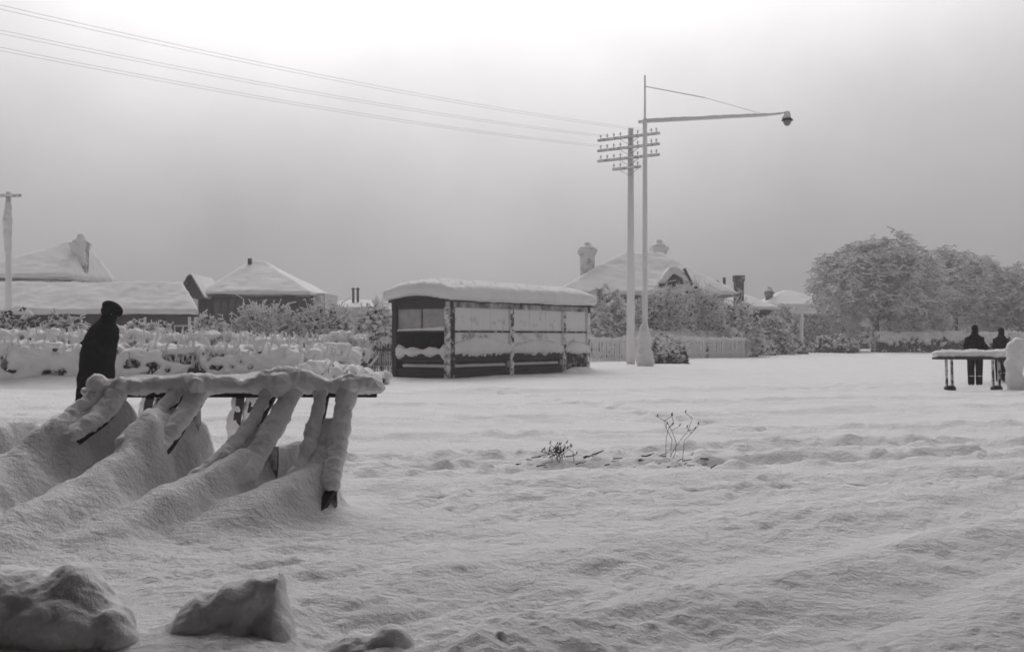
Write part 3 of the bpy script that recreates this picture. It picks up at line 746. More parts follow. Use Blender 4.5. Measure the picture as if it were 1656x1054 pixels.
tree('snow_laden_tree', 'broad snow-laden tree with drooping boughs and dark forked trunk', at(1416, 98), hpx(380, 98), 11.8, 21, 3.6, -.02, 5, 2.1, (0, 2, 2, 3, 3, 7), .50, tr=.33)
tree('snow_laden_tree', 'snow-covered tree right of the broad one, above the two walkers', at(1545, 104), hpx(398, 104), 9.4, 22, 3.2, .03, 5, 2.1, (0, 2, 2, 3, 3, 6), .50, tr=.28)
tree('snow_laden_tree', 'snow-covered tree cut by the right edge of the view', at(1655, 102), hpx(425, 102), 7.6, 23, 2.4, 0, 5, 2.1, (0, 2, 2, 3, 3, 6), .5, tr=.25)
tree('snow_laden_tree', 'small multi-stemmed snow-covered tree behind the right end of the shelter', at(985, 64), hpx(462, 64), 3.2, 24, .9, .05, 4, 1.5, (0, 2, 3, 3, 6), .15, tr=.08)

SH = [  # name, label, px, Y, top py, width px, dens, dark, lump, low_dark, spiky, seed
 ('dark evergreen shrub with patchy snow at the far left edge', 30, 40, 508, 120, .55, 1.3, .20, .0, .3),
 ('snow-flecked evergreen shrub left of the man in black', 105, 42, 512, 90, .6, 1.1, .18, .0, .4),
 ('snowy shrub under the cottage eaves right of the man in black', 235, 46, 522, 110, .9, .6, .17, .0, .5),
 ('small dark-gapped shrub in front of the little gable', 343, 52, 508, 60, .7, 1.0, .15, .1, .7),
 ('large frosted twiggy shrub below the gabled house', 425, 54, 495, 120, .85, .6, .13, .0, 1.2),
 ('grey frosted shrub with a dark hollow, left of the shelter', 525, 54, 500, 100, .65, .9, .13, .15, 1.0),
 ('bright snow-clumped shrub touching the left end of the shelter', 605, 50, 494, 85, 1.0, .7, .2, .0, .7),
 ('frosted shrub behind the telegraph pole', 1066, 68, 474, 105, .7, .8, .16, .05, .9),
 ('frosted bush below the dormer of the steep-roofed house', 1125, 70, 472, 112, .65, .9, .15, .05, 1.0),
 ('frosted shrub beneath the tall dark chimney stack', 1182, 72, 492, 96, .8, .7, .16, .05, .6),
 ('dark-bottomed snowy bush in front of the picket fence by the lamp post', 1080, 53, 546, 66, 2.2, .9, .15, .42, .7),
 ('shrub with dark centre between the two white posts', 1240, 80, 512, 90, .55, 1.1, .2, .0, .5),
 ('small snow heap of a bush at the foot of the right white post', 1276, 84, 548, 62, .75, 1.1, .2, .3, .3),
 ('low dark shrub under the broad snow-laden tree', 1350, 90, 543, 80, .5, 1.3, .22, .3, .3),
 ('tall frosted shrub between the right white post and the big tree', 1322, 94, 496, 96, .9, .8, .2, .0, .6),
 ('pale frosted shrub in front of the far house', 1262, 98, 500, 78, .9, .7, .2, .0, .6),
 ('snow-rounded shrub just behind the fence gate end', 1225, 76, 545, 50, 1.0, .3, .2, .1, .2),
]
for i, (lb, px_, Y, ty, wp, de, da, lu, ld, sp) in enumerate(SH):
    shrub('shrub', lb, at(px_, Y), wp * Y / FPX, hpx(ty, Y) * .97, 100 + i, de, da, lu, None, None, 'shrub', ld, sp)
def hedge(label, pts, h0, h1, w_, seed, lump, dark, dens, low_dark=0, cat='hedge', spiky=.3, solid=0.055):
    """a row of bushes grown together under one blanket of snow"""
    rng = np.random.default_rng(seed)
    t = thing('hedge', label, cat, (0, 0, 0))
    A = np.array(pts, float); L = np.linalg.norm(np.diff(A, axis=0), axis=1); cum = np.concatenate([[0], np.cumsum(L)])
    n = int(dens * cum[-1] * (h0 + h1) * .5 * 2.2 / lump ** 2 * .5)
    s = rng.uniform(0, cum[-1], n)
    X = np.interp(s, cum, A[:, 0]); Yy = np.interp(s, cum, A[:, 1])
    hh = np.interp(s, [0, cum[-1]], [h0, h1]) * (1 + .16 * fbm(s, s * 0 + seed, 1.6, 3, seed))
    e = rng.uniform(-.25, 1, n) * math.pi / 2; sg = np.where(rng.random(n) < .75, -1, 1)
    wv = w_ * (1 + .25 * fbm(s, s * 0 + 3, 2.2, 2, seed + 4))
    y_ = sg * np.cos(e) * wv / 2; z_ = np.maximum(np.sin(np.maximum(e, 0)) ** .6 * hh, rng.uniform(0.05, .4, n) * hh * .6) * rng.uniform(.92, 1.03, n)
    # hollows where the dark inside shows
    hole = fbm(s, z_ * 2.2, .6, 3, seed + 9) > .40
    keep = ~(hole & (z_ < .78 * hh)) & (z_ > low_dark * hh * rng.uniform(.6, 1.2, n))
    C = np.stack([X, Yy + y_, z_], -1)[keep]
    S = lump * rng.uniform(.5, 1.3, (len(C), 1)) * np.array([[1.2, 1.1, .85]])
    Vc, Fc = blobs(C, S, 1, .4, seed)
    if solid:
        me = bake(mesh_np('snow_cover', Vc, [Fc]), solid, 2, ((.5, .07, seed), (.16, .06, seed + 3), (.07, .03, seed + 5)))
        nv = np.zeros(len(me.vertices) * 3); me.vertices.foreach_get('co', nv); Vc = nv.reshape(-1, 3)
        qs = [np.array(p.vertices[:]) for p in me.polygons]; Fc = np.array([q for q in qs if len(q) == 4])
    # dark leafage and stems
    m = int(dark * cum[-1] * 60); s2 = rng.uniform(0, cum[-1], m)
    X2 = np.interp(s2, cum, A[:, 0]); Y2_ = np.interp(s2, cum, A[:, 1]) + rng.uniform(-.42, .25, m) * w_
    h2_ = np.interp(s2, [0, cum[-1]], [h0, h1])
    Cf = np.stack([X2, Y2_, rng.uniform(.05, .88, m) * h2_], -1)
    Vf, Ff = blobs(Cf, rng.uniform(.03, .10, (m, 3)), 1, .9, seed + 1)
    link('foliage', mesh_np('foliage', Vf, [Ff]), M['leaf'], t)
    q = int(cum[-1] * (8 + 60 * spiky)); s3 = rng.uniform(0, cum[-1], q)
    P0 = np.stack([np.interp(s3, cum, A[:, 0]), np.interp(s3, cum, A[:, 1]), np.zeros(q)], -1)
    hq = np.interp(s3, [0, cum[-1]], [h0, h1])
    P1 = P0 + np.stack([rng.normal(0, .3, q), rng.uniform(-.5, .2, q) * w_, hq * rng.uniform(.7, 1.03 + .25 * spiky, q)], -1)
    Vt, Qt = prisms(P0, P1, np.full(q, .022), np.full(q, .010), 4)
    link('stems', mesh_np('stems', Vt, [Qt]), M['twig'], t)
    Vs, Qs = prisms(P0 * .4 + P1 * .6 + (0, 0, .03), P1 + (0, 0, .03), np.full(q, .04), np.full(q, .03), 5)
    link('snow_cover', mesh_np('snow_cover', np.concatenate([Vc, Vs]), [Fc, Qs + len(Vc)]), M['snow_far'], t)
    return t
hedge('long hedge heaped with snow behind the bicycle rack, dark gaps low down', [at(-60, 29), at(200, 30), at(480, 31), at(590, 33)], 1.12, .9, 1.3, 41, .14, 1.0, 1.15, 0, 'hedge', .5)
hedge('rear snow-smothered hedge below the cottage and gabled house', [at(-80, 38), at(200, 39), at(450, 40), at(600, 42)], 1.42, 1.15, 1.5, 42, .17, .9, 1.1, 0, 'hedge', .6)
hedge('low snow bank of plants spilling toward the shelter with dark hollow', [at(490, 27), at(560, 28.5), at(618, 31)], .72, .22, 1.3, 43, .12, .8, 1.2, 0, 'hedge', .05)
hedge('snow-topped hedge with dark shaded front below the big trees', [at(1418, 92), at(1480, 93), at(1560, 94), at(1760, 96)], 1.55, 1.5, 1.6, 44, .22, 2.2, 1.5, .55)
hedge('low snowy hedge behind the picket fence', [at(950, 66), at(1090, 67), at(1210, 72)], 1.5, 1.5, 1.4, 45, .22, .9, .9)
hedge('far band of frosted bushes closing the view at right', [at(1200, 120), at(1450, 122), at(1800, 124)], 3.0, 3.4, 3.0, 46, .3, 1.6, .8, 0, 'hedge', 1.0, 0)

# ------------------------------------------------------------------ picket fences
pk = MB(); pk.add([(-.045, -.012, 0), (.045, -.012, 0), (.045, .012, 0), (-.045, .012, 0), (-.045, -.012, 1.02), (.045, -.012, 1.02), (.045, .012, 1.02), (-.045, .012, 1.02), (0, -.012, 1.1), (0, .012, 1.1)],
                  [(3, 2, 1, 0), (0, 1, 5, 4), (1, 2, 6, 5), (2, 3, 7, 6), (3, 0, 4, 7), (5, 6, 9, 8), (7, 4, 8, 9)], [(4, 5, 8), (6, 7, 9)])
pk_white = pk.mesh('picket'); pk_white.materials.append(M['picket'])
pk_dark = pk_white.copy(); pk_dark.materials.clear(); pk_dark.materials.append(M['picket_dark'])
def fence(label, p0, p1, h_, sp, me, rm, gaps=(), snow=True, lean=.03):
    p0 = Vector(p0); p1 = Vector(p1); d = (p1 - p0); L = d.length; rz = math.atan2(d.y, d.x)
    t = thing('picket_fence', label, 'fence', p0, rz)
    n = int(L / sp)
    for i in range(n):
        x = (i + .5) * sp
        if any(a < x < b for a, b in gaps): continue
        share('picket', me, t, (x, -.03, gz(p0.x + d.x * x / L, p0.y + d.y * x / L) - p0.z - .05), (0, random.gauss(0, lean), random.gauss(0, .05)), (1, 1, h_ / 1.1 * random.uniform(.96, 1.03)))
    for z in (.28 * h_, .78 * h_):
        m = MB(); m.box(0, L, 0, .05, z - .04, z + .04); m.build('rail', rm, t)
    for i in range(int(L / 2.4) + 1):
        x = min(i * 2.4, L); m = MB(); m.box(x - .06, x + .06, .052, .17, -.2, h_ + .05); m.build('post', rm, t)
    if snow:
        s = MB()
        xs = np.linspace(0, L, int(L / .25))
        path_lumps(s, [(x, .0, .80 * h_ + .09 + random.uniform(-.02, .03)) for x in xs], [(.14, .09, .10 + random.uniform(-.03, .05)) for _ in xs], .8, .2, 1)
        link('snow_cover', bake(s.mesh('snow_cover'), .045, 2, ((.2, .05, 2.0),)), M['snow_far'], t)
    return t
fence('snow-crusted pale picket fence between shelter and telegraph pole', at(948, 58.5), at(1032, 60), 1.28, .15, pk_white, M['picket'])
fence('snow-crusted pale picket fence right of the lamp post', at(1034, 60.2), at(1205, 70), 1.28, .16, pk_white, M['picket'], ((7.2, 7.5),))
fence('dark broken picket fence at the left end of the shelter', at(552, 46), at(640, 40), 1.02, .21, pk_dark, M['picket_dark'], ((.8, 1.0), (2.1, 2.5)), False, .07)

# ------------------------------------------------------------------ white T posts
def tpost(label, px_, Y, ty, bar, slab):
    b = at(px_, Y); t = thing('white_post', label, 'post', b)
    h_ = hpx(ty, Y) - b[2]
    m = MB(); m.tube([(0, 0, -.2), (0, 0, h_)], [.16, .14], 8); m.build('post', M['picket'], t)
    m = MB(); m.box(bar[0], bar[1], -.08, .08, h_ - .02, h_ + .14); m.build('crossbar', M['picket'], t)
    s = MB(); xs = np.linspace(bar[0], bar[1], 12)
    path_lumps(s, [(x, 0, h_ + .2) for x in xs], [(.16, .16, slab * random.uniform(.8, 1.15)) for _ in xs], .7, .15, 1)
    link('snow_cover', bake(s.mesh('snow_cover'), .05, 2, ((.3, .06, 2.0),)), M['snow_far'], t)
tpost('slender white post with a long snowy arm reaching left, below the tall chimney stack', 1201, 77, 503, (-2.1, .35), .13)
tpost('white T-shaped post with a thick snow cap left of the big tree', 1296, 84, 507, (-.75, .95), .22)

# ------------------------------------------------------------------ the waiting shelter
SH0 = (-1.88, 35.4); ANG = math.atan2(.838, .546)
gz0 = gz(*SH0)
sh = thing('waiting_shelter', 'open timber waiting shelter with thick rounded snow on its arched roof', 'shelter', (SH0[0], SH0[1], gz0), ANG)
LX, DY, HB = 8.4, 2.07, 2.12     # length, depth, underside of beam
XS = [0, 3.35, 6.7, 8.4]
for x in XS:
    for y in (0, DY):
        m = MB(); r = .115 if (x == 0 and y == 0) else .085
        m.box(x - r, x + r, y - r, y + r, -.3, HB + .02); m.build('post', (M['wood_snowy'] if x == 0 else M['post_white']) if y == 0 else M['wood'], sh)
m = MB(); m.box(-.12, LX + .12, -.07, .07, HB + .021, HB + .19); m.build('beam', M['beam_snowy'], sh)
m = MB(); m.box(-.12, LX + .12, DY - .07, DY + .07, HB + .021, HB + .19); m.build('beam', M['wood'], sh)
def arch(y): return HB +   .20 + .13 * math.sin(math.pi * min(max((y + .15) / (DY + .3), 0), 1))
for x in (0.0, LX):       # arched end boards
    m = MB(); ys = np.linspace(-.12, DY + .12, 15); V = []
    for y in ys:
        for xx in (x - .05, x + .05): V += [(xx, y, HB - .02), (xx, y, arch(y) - .03)]
    Q = []
    for i in range(14):
        a, b = i * 4, i * 4 + 4
        Q += [(a, a + 1, b + 1, b), (a + 2, b + 2, b + 3, a + 3), (a, b, b + 2, a + 2), (a + 1, a + 3, b + 3, b + 1)]
    m.add(V, Q + [(0, 2, 3, 1), (56, 57, 59, 58)]); m.build('end_board', M['wood'], sh)
m = MB(); ys = np.linspace(-.16, DY + .16, 17); V = []          # curved roof deck
for y in ys:
    for xx in (-.17, LX + .17): V += [(xx, y, arch(y) - .02), (xx, y, arch(y) + .04)]
Q = []
for i in range(16):
    a, b = i * 4, i * 4 + 4
    Q += [(a, a + 2, b + 2, b), (a + 1, b + 1, b + 3, a + 3), (a, b, b + 1, a + 1), (a + 2, a + 3, b + 3, b + 2)]
m.add(V, Q + [(0, 1, 3, 2), (64, 66, 67, 65)]); m.build('roof', M['wood'], sh)
s = MB()                                                       # snow on the roof
for x in np.arange(-.14, LX + .17, .16):
    ed = min(1, .72 + .28 * min((x + .3) / .9, (LX + .35 - x) / .9))
    for y in np.linspace(-.17, DY + .17, 13):
        e2 = min(1, .78 + .22 * min((y + .34) / .5, (DY + .34 - y) / .5))
        hh = .60 * ed * e2 * (1 + random.uniform(-.03, .03))
        s.ell((x, y, arch(y) + .06 + hh * .42), (.22, .24, max(hh * .58, .10)), None, 1)
link('snow_cover', bake(s.mesh('snow_cover'), .05, 8, ((.8, .05, 2.0), (.2, .02, 5.0))), M['snow_far'], sh)
def front_bay(x0, x1, heap_h, low=True, pane_mat='pane'):
    a, b = x0 + .09, x1 - .09
    if low:
        m = MB(); m.box(a, b, -.03, .015, .02, .13); m.build('plank', M['wood'], sh)
        m = MB(); m.box(a, b, -.03, .015, .15, .27); m.build('plank', M['wood'], sh)
        m = MB(); m.box(a, b, -.03, .015, .47, .565); m.build('plank', M['wood'], sh)
        m = MB(); m.box(a, b, -.03, .015, .58, .68); m.build('plank', M['wood'], sh)
        m = MB(); m.box(a + .05, b - .05, .06, .46, .26, .31); bn = m.build('bench', M['wood'], sh)
        s = MB(); xs = np.linspace(a + .12, b - .12, int((b - a) / .09))
        path_lumps(s, [(x, .14, .36) for x in xs], [(.09, .10, .075) for _ in xs], 1, .1, 1)
        link('snow_cover', bake(s.mesh('snow_cover'), .03, 2), M['snow_far'], bn)
    m = MB(); m.box(a, b, -.06, .06, .682, .73); m.build('sill', M['wood'], sh)
    m = MB(); m.box(a, b, -.045, .045, 1.38, 1.44); m.build('mid_rail', M['wood_snowy'], sh)
    n = max(1, int(round((b - a) / 1.1)))
    for i in range(n):
        u0, u1 = a + (b - a) * i / n, a + (b - a) * (i + 1) / n
        m = MB(); m.box(u0 + .012, u1 - .012, .0, .02, 1.442, HB + .019); m.build('pane', M[pane_mat], sh)
        m = MB(); m.box(u0 + .012, u1 - .012, .0, .02, .732, 1.378); m.build('pane', M['pane_low'], sh)
        if i:
            m = MB(); m.box(u0 - .012, u0 + .012, -.01, .03, .732, 1.378); m.build('glazing_bar', M['pane'], sh)
            m = MB(); m.box(u0 - .012, u0 + .012, -.01, .03, 1.442, HB + .019); m.build('glazing_bar', M['pane'], sh)
    s = MB(); xs = np.linspace(a + .05, b - .05, int((b - a) / .1))
    path_lumps(s, [(x, -.02, .76 + heap_h * (.25 + .3 * math.sin(math.pi * (x - a) / (b - a)))) for x in xs],
               [(.12, .13, .12 + heap_h * (.25 + .55 * math.sin(math.pi * (x - a) / (b - a)) ** 1.5) * .8) for x in xs], 1, .12, 1)
    link('snow_cover', bake(s.mesh('snow_cover'), .035, 3, ((.25, .05, 3.0),)), M['snow_far'], sh)
front_bay(0, 3.35, .34); front_bay(3.35, 6.7, .26); front_bay(6.7, 8.4, .2, False)
m = MB(); m.box(6.79, 8.31, -.03, .015, .02, .32); m.build('plank', M['wood_snowy'], sh)
m = MB(); m.box(6.79, 8.31, -.03, .015, .34, .66); m.build('plank', M['wood_snowy'], sh)
s = MB(); path_lumps(s, [(6.6, -.3, -.1), (7.4, -.25, -.05), (8.6, -.25, -.1)], [(.4, .35, .2), (.5, .3, .26), (.4, .3, .22)], .6, .1, 2)
link('snow_cover', bake(s.mesh('snow_cover'), .05, 4, ((.4, .05, 3.0),)), M['snow_far'], sh)
# left end bay (x = 0 face)
for z0, z1 in ((.02, .13), (.15, .27), (.47, .565), (.58, .68)):
    m = MB(); m.box(-.03, .015, .11, DY - .09, z0, z1); m.build('plank', M['wood'], sh)
m = MB(); m.box(.06, .46, .35, DY - .2, .26, .31); bn = m.build('bench', M['wood'], sh)
s = MB(); xs = np.linspace(.2, DY - .25, 20); path_lumps(s, [(.13, y, .36) for y in xs], [(.10, .09, .075) for _ in xs], 1, .1, 1)
link('snow_cover', bake(s.mesh('snow_cover'), .03, 2), M['snow_far'], bn)
m = MB(); m.box(-.06, .06, .11, DY - .09, .682, .73); m.build('sill', M['wood'], sh)
m = MB(); m.box(-.045, .045, .11, DY - .09, 1.38, 1.43); m.build('mid_rail', M['wood'], sh)
for y0, y1, mm in ((.13, DY * .5 - .02, 'pane_grey'), (DY * .5 + .02, DY - .1, 'pane_grey')):
    m = MB(); m.box(0, .02, y0, y1, 1.50, HB - .021); m.build('pane', M[mm], sh)
m = MB(); m.box(-.02, .04, DY * .5 - .02, DY * .5 + .02, 1.43, HB - .021); m.build('glazing_bar', M['wood'], sh)
s = MB(); ys = np.linspace(.14, DY - .12, 22)
path_lumps(s, [(0, y, 1.45 + .05 * (1 - y / DY)) for y in ys], [(.08, .09, .045 + .05 * max(0, 1 - y / 1.0)) for y in ys], 1, .1, 1)
link('snow_cover', bake(s.mesh('snow_cover'), .03, 2), M['snow_far'], sh)
s = MB(); path_lumps(s, [(0, y, .78) for y in ys], [(.12, .12, .14 + .04 * math.cos(y * 9) + (.14 if y < .3 else 0) + (.10 if y > DY - .3 else 0)) for y in ys], 1, .06, 1)
link('snow_cover', bake(s.mesh('snow_cover'), .03, 2, ((.2, .03, 1.0),)), M['snow_far'], sh)
# back and far end walls of upright dark boards
for i in range(28):
    m = MB(); m.box(i * .3 + .005, i * .3 + .295, DY + .01, DY + .035, -.2, HB + .02); m.build('board', M['wood'], sh)
for i in range(6):
    m = MB(); m.box(LX + .01, LX + .035, .1 + i * .31, .1 + i * .31 + .3, -.2, HB); m.build('board', M['wood'], sh)

# ------------------------------------------------------------------ telegraph pole, street lamp, wires
TP = (at(1020, 52.0)); tp = thing('telegraph_pole', 'snow-plastered telegraph pole with four tilted-looking crossarms', 'utility pole', TP, math.atan2(-.62, .785))
th = hpx(208, 52) - TP[2]
m = MB(); m.tube([(0, 0, -.3), (0, 0, th * .5), (0, 0, th)], [.19, .16, .12], 12); m.build('pole', M['pole'], tp, True)
AZ = [hpx(y, 52) - TP[2] for y in (222, 239, 256, 272)]
for i, z in enumerate(AZ):
    x0, x1 = (-1.65, 1.55) if i < 3 else (-.85, .6)
    m = MB(); m.box(x0, x1, -.20, -.08, z - .055, z + .055); a = m.build('crossarm', M['arm'], tp)
    xs = [x for x in (-1.5, -1.15, -.8, -.45, .45, .8, 1.15, 1.4) if x0 < x < x1]
    for x in xs:
        q = MB(); q.lathe([(0, z + .056), (.02, z + .056), (.02, z + .12), (.045, z + .125), (.05, z + .17), (.03, z + .2), (.04, z + .23), (0, z + .25)], 8, (x, -.14))
        q.build('insulator', M['snow_far'], a)
    m = MB(); m.bar((-.5, -.14, z - .06), (0, -.12, z - .34), .03, .02); m.bar((.5, -.14, z - .06), (0, -.12, z - .34), .03, .02); m.build('brace', M['arm'], tp)
# the next pole of the line, nearer and to the left, outside the view
d2 = Vector((-.655, -.756, 0)).normalized()
P2 = Vector((TP[0], TP[1], 0)) + d2 * 47
tp2 = thing('telegraph_pole', 'nearer telegraph pole outside the view at left', 'utility pole', (P2.x, P2.y, 0), math.atan2(-.62, .785))
for ch in list(tp.children):
    c = ch.copy(); COL.objects.link(c); c.parent = tp2
    for gch in list(ch.children):
        e = gch.copy(); COL.objects.link(e); e.parent = c
ca, sa = math.cos(tp.rotation_euler.z), math.sin(tp.rotation_euler.z)
WX = [(0, -1.5), (0, -1.15), (0, .8), (0, 1.15), (1, -1.5), (1, -1.15)]
side = ['outer left', 'inner left', 'inner right', 'outer right', 'outer left', 'inner left']
for (ai, x), sd_ in zip(WX, side):
    z = AZ[ai] + .17 + TP[2]
    a = Vector((TP[0] + ca * x + sa * .14, TP[1] + sa * x - ca * .14, z)); b = Vector((P2.x + ca * x + sa * .14, P2.y + sa * x - ca * .14, z))
    m = MB(); pts = []
    for i in range(25):
        t = i / 24; q = a.lerp(b, t); q.z -= .75 * 4 * t * (1 - t); pts.append(q)
    m.tube(pts, .0055, 5, False)
    o = m.build('telegraph_wire', M['wire'], None, True)
    tag(o, '%s telegraph wire on the %s crossarm, running to upper left' % (sd_, ['top', 'second', 'third'][ai]), 'wire', 'wires strung from the telegraph pole')

LPY = 45.5
LP = at(1043, LPY); lp = thing('street_lamp', 'tall white street lamp with long braced arm and dark hanging shade', 'street lamp', LP, R(-14))
lh = hpx(122, LPY) - LP[2]; az = hpx(196, LPY) - LP[2]
m = MB(); m.tube([(0, 0, -.3), (0, 0, 1.15), (0, 0, az), (0, 0, az + .1)], [.13, .11, .085, .06], 12); m.tube([(0, 0, az + .1), (0, 0, lh)], [.045, .03], 8); m.build('pole', M['pole'], lp, True)
al = (1258 - 1043) * LPY / FPX / math.cos(R(14))
m = MB(); m.tube([(-.25, 0, az - .02), (al * .85, 0, az + .02), (al * .97, 0, az + .06)], [.065, .055, .04], 8); m.build('arm', M['pole'], lp, True)
m = MB(); m.tube([(0, 0, hpx(140, LPY) - LP[2]), (2.3, 0, hpx(163, LPY) - LP[2])], .02, 6); m.tube([(2.3, 0, hpx(163, LPY) - LP[2]), (al * .85, 0, az + .05)], .010, 6); m.build('stay', M['wire'], lp, True)
lz = hpx(203, LPY) - LP[2]
m = MB(); m.tube([(al * .97, 0, az + .06), (al, 0, az + .1), (al + .06, 0, az - .0)], [.03, .03, .03], 8); m.build('hanger', M['arm'], lp, True)
m = MB(); m.lathe([(0, lz + .22), (.05, lz + .22), (.07, lz + .10), (.20, lz + .0), (.22, lz - .06), (.17, lz - .06), (0, lz - .02)], 16, (al + .06, 0)); m.build('lamp_shade', M['metal'], lp, True)
m = MB(); m.lathe([(.15, lz - .065), (.15, lz - .12), (.10, lz - .22), (0, lz - .27)], 14, (al + .06, 0)); m.build('lamp_globe', M['glazing'], lp, True)
s = MB(); s.ell((al + .06, 0, lz + .16), (.14, .14, .16)); s.ell((al + .03, 0, lz + .05), (.19, .18, .07)); link('snow_cap', bake(s.mesh('snow_cap'), .03, 2, ((.1, .03, 1.0),)), M['snow_far'], lp)
s = MB()
for i in range(40):
    x = al * .85 * (i / 39); s.ell((x, 0, az + .06), (.12, .05, .03 + .035 * random.random()), None, 1)
link('snow_cover', bake(s.mesh('snow_cover'), .025, 2), M['snow_far'], lp)
s = MB(); path_lumps(s, [(0, -.02, .0), (0, -.05, .5), (0, -.05, 1.0), (0, -.03, 1.5)], [(.36, .32, .3), (.30, .26, .3), (.27, .22, .3), (.17, .15, .3)], .4, .1, 2)
link('snow_skirt', bake(s.mesh('snow_skirt'), .04, 3, ((.4, .1, 2.0), (.12, .03, 3.0))), M['snow_far'], lp)
# snow-caked pole at the left edge
lp2 = at(14, 52); t = thing('snowy_pole', 'snow-caked pole rising above the house at the left edge', 'pole', lp2)
m = MB(); m.tube([(0, 0, -.2), (0, 0, hpx(312, 52))], [.16, .12], 10); m.build('pole', M['pole'], t, True)
m = MB(); m.box(-.6, .6, -.18, -.06, hpx(318, 52) - .06, hpx(318, 52) + .06); m.build('crossarm', M['arm'], t)
s = MB(); path_lumps(s, [(.0, -.08, hpx(405, 52)), (0.02, -.1, hpx(370, 52)), (0, -.08, hpx(335, 52))], [(.2, .15, .3), (.24, .16, .3), (.17, .13, .3)], .5, .15, 1)
link('snow_cover', bake(s.mesh('snow_cover'), .05, 2, ((.2, .08, 1.0),)), M['snow_far'], t)

# ------------------------------------------------------------------ the bicycle rack in front
RY = 8.9; RZ = .83
rk = thing('bicycle_rack', 'slatted bicycle rack buried in heavy rounded snow in the left foreground', 'bicycle rack', (-2.1, RY, 0))
def rk_l(p): return (p[0] + 2.1, p[1] - RY, p[2])
x0, x1 = P(158, 0, RY)[0], P(609, 0, RY)[0]
m = MB(); m.box(x0 + 2.1, x1 + 2.1, -.035, .035, RZ - .035, RZ + .06); m.build('rail', M['wood'], rk)
s = MB()
pts, rad = [], []
for px_, top in ((150, 628), (175, 618), (205, 616), (250, 612), (300, 608), (340, 608), (375, 612), (398, 622), (408, 612), (432, 600), (460, 596), (490, 602), (515, 613), (540, 612), (570, 606), (598, 610), (609, 618)):
    zt = hpx(top, RY); zb = RZ - .01
    pts.append(rk_l((P(px_, 0, RY)[0], RY - .01, (zt + zb) / 2 + .005))); rad.append((.075, .085, (zt - zb) / 2 + .015))
path_lumps(s, pts, rad, .5, .06, 2)
for px_, r in ((455, .11), (320, .085), (196, .07), (565, .075), (160, .08)):
    s.ell(rk_l((P(px_, 0, RY)[0], RY - .06, RZ + .06)), (r, r, r * .95))
s.ell(rk_l((P(158, 0, RY)[0], RY - .02, RZ - .03)), (.09, .08, .085))
q_ = rk_l((P(578, 0, RY)[0], RY, 0)); s.box(q_[0], q_[0] + .13, -.075, .06, RZ + .02, hpx(609, RY))
link('snow_cover', bake(s.mesh('snow_cover'), .012, 3, ((.2, .03, 2.0), (.08, .022, 7.0), (.03, .010, 9.0))), M['snow'], rk)
def slat(pth, w_=.095, th_=.038):
    m = MB()
    for a, b in zip(pth[:-1], pth[1:]): m.bar(rk_l(a), rk_l(b), w_, th_)
    return m.build('slat', M['wood'], rk)
def slat_snow(pth, rads, web=None):
    s = MB()
    path_lumps(s, [rk_l((p[0] - .010, p[1] - .012, p[2] + .036)) for p in pth], rads, .2, .03, 2)
    if web:      # snow bridging the two slats of a channel, thicker toward the foot
        for t in np.linspace(.25, 1, 26):
            u = t * (len(pth) - 1); i = min(int(u), len(pth) - 2); f = u - i
            a = np.array(rk_l(pth[i])) * (1 - f) + np.array(rk_l(pth[i + 1])) * f
            b = np.array(rk_l(web[i])) * (1 - f) + np.array(rk_l(web[i + 1])) * f
            for v in (.25, .5, .75): s.ell(a * (1 - v) + b * v + np.array([0, .01, -.02 + .03 * t]), (.035 + .04 * t, .035 + .03 * t, .03 + .05 * t), None, 2)
    link('snow_cover', bake(s.mesh('snow_cover'), .012, 4, ((.30, .035, 6.0), (.10, .022, 3.0), (.035, .010, 1.0))), M['snow'], rk)
# near-side slats: (px at the rail, [pixel points with distance]), snow radius
front = [
    ([P(564, 640, 8.88), P(548, 730, 8.56), P(538, 790, 8.3), P(512, 832, 8.1)], (.078, .07, .055)),
    ([P(522, 640, 8.88), P(506, 720, 8.62), P(486, 770, 8.42), P(455, 805, 8.25)], (.060, .06, .05)),
    ([P(475, 640, 8.88), P(448, 690, 8.68), P(424, 735, 8.5), P(398, 775, 8.3), P(360, 800, 8.1)], (.095, .08, .06)),
    ([P(437, 640, 8.88), P(410, 690, 8.68), P(380, 730, 8.5), P(345, 760, 8.3), P(310, 785, 8.1)], (.065, .065, .055)),
    ([P(325, 640, 8.88), P(308, 668, 8.75), P(290, 692, 8.6), P(270, 722, 8.45), P(250, 745, 8.3)], (.080, .07, .06)),
    ([P(290, 640, 8.88), P(268, 664, 8.75), P(246, 686, 8.6), P(222, 706, 8.45), P(200, 725, 8.3)], (.060, .06, .05)),
    ([P(195, 640, 8.88), P(182, 662, 8.75), P(164, 682, 8.65), P(140, 700, 8.5), P(120, 715, 8.4)], (.075, .07, .06)),
    ([P(168, 640, 8.88), P(146, 660, 8.75), P(124, 676, 8.65), P(100, 694, 8.5), P(80, 710, 8.4)], (.060, .06, .05)),
]
for k_, (pth, r) in enumerate(front):
    slat(pth, .095 if k_ else .07); pth = pth[:-1] if k_ == 0 else pth
    slat_snow(pth, [(r[0] * (1.02 - .03 * i), r[1] * .85, r[2] * 1.05) for i in range(len(pth))], front[k_ + 1][0][:len(pth)] if k_ % 2 == 0 else None)
back = [([P(243, 642, 8.95), P(234, 676, 9.3), (P(226, 0, 9.6)[0], 9.6, .25)], .034), ([P(261, 642, 8.95), P(256, 670, 9.3), (P(252, 0, 9.6)[0], 9.6, .25)], .034),
        ([P(389, 642, 8.95), P(382, 686, 9.3), (P(376, 0, 9.6)[0], 9.6, .2)], .036), ([P(411, 642, 8.95), P(402, 682, 9.3), (P(396, 0, 9.6)[0], 9.6, .2)], .038)]
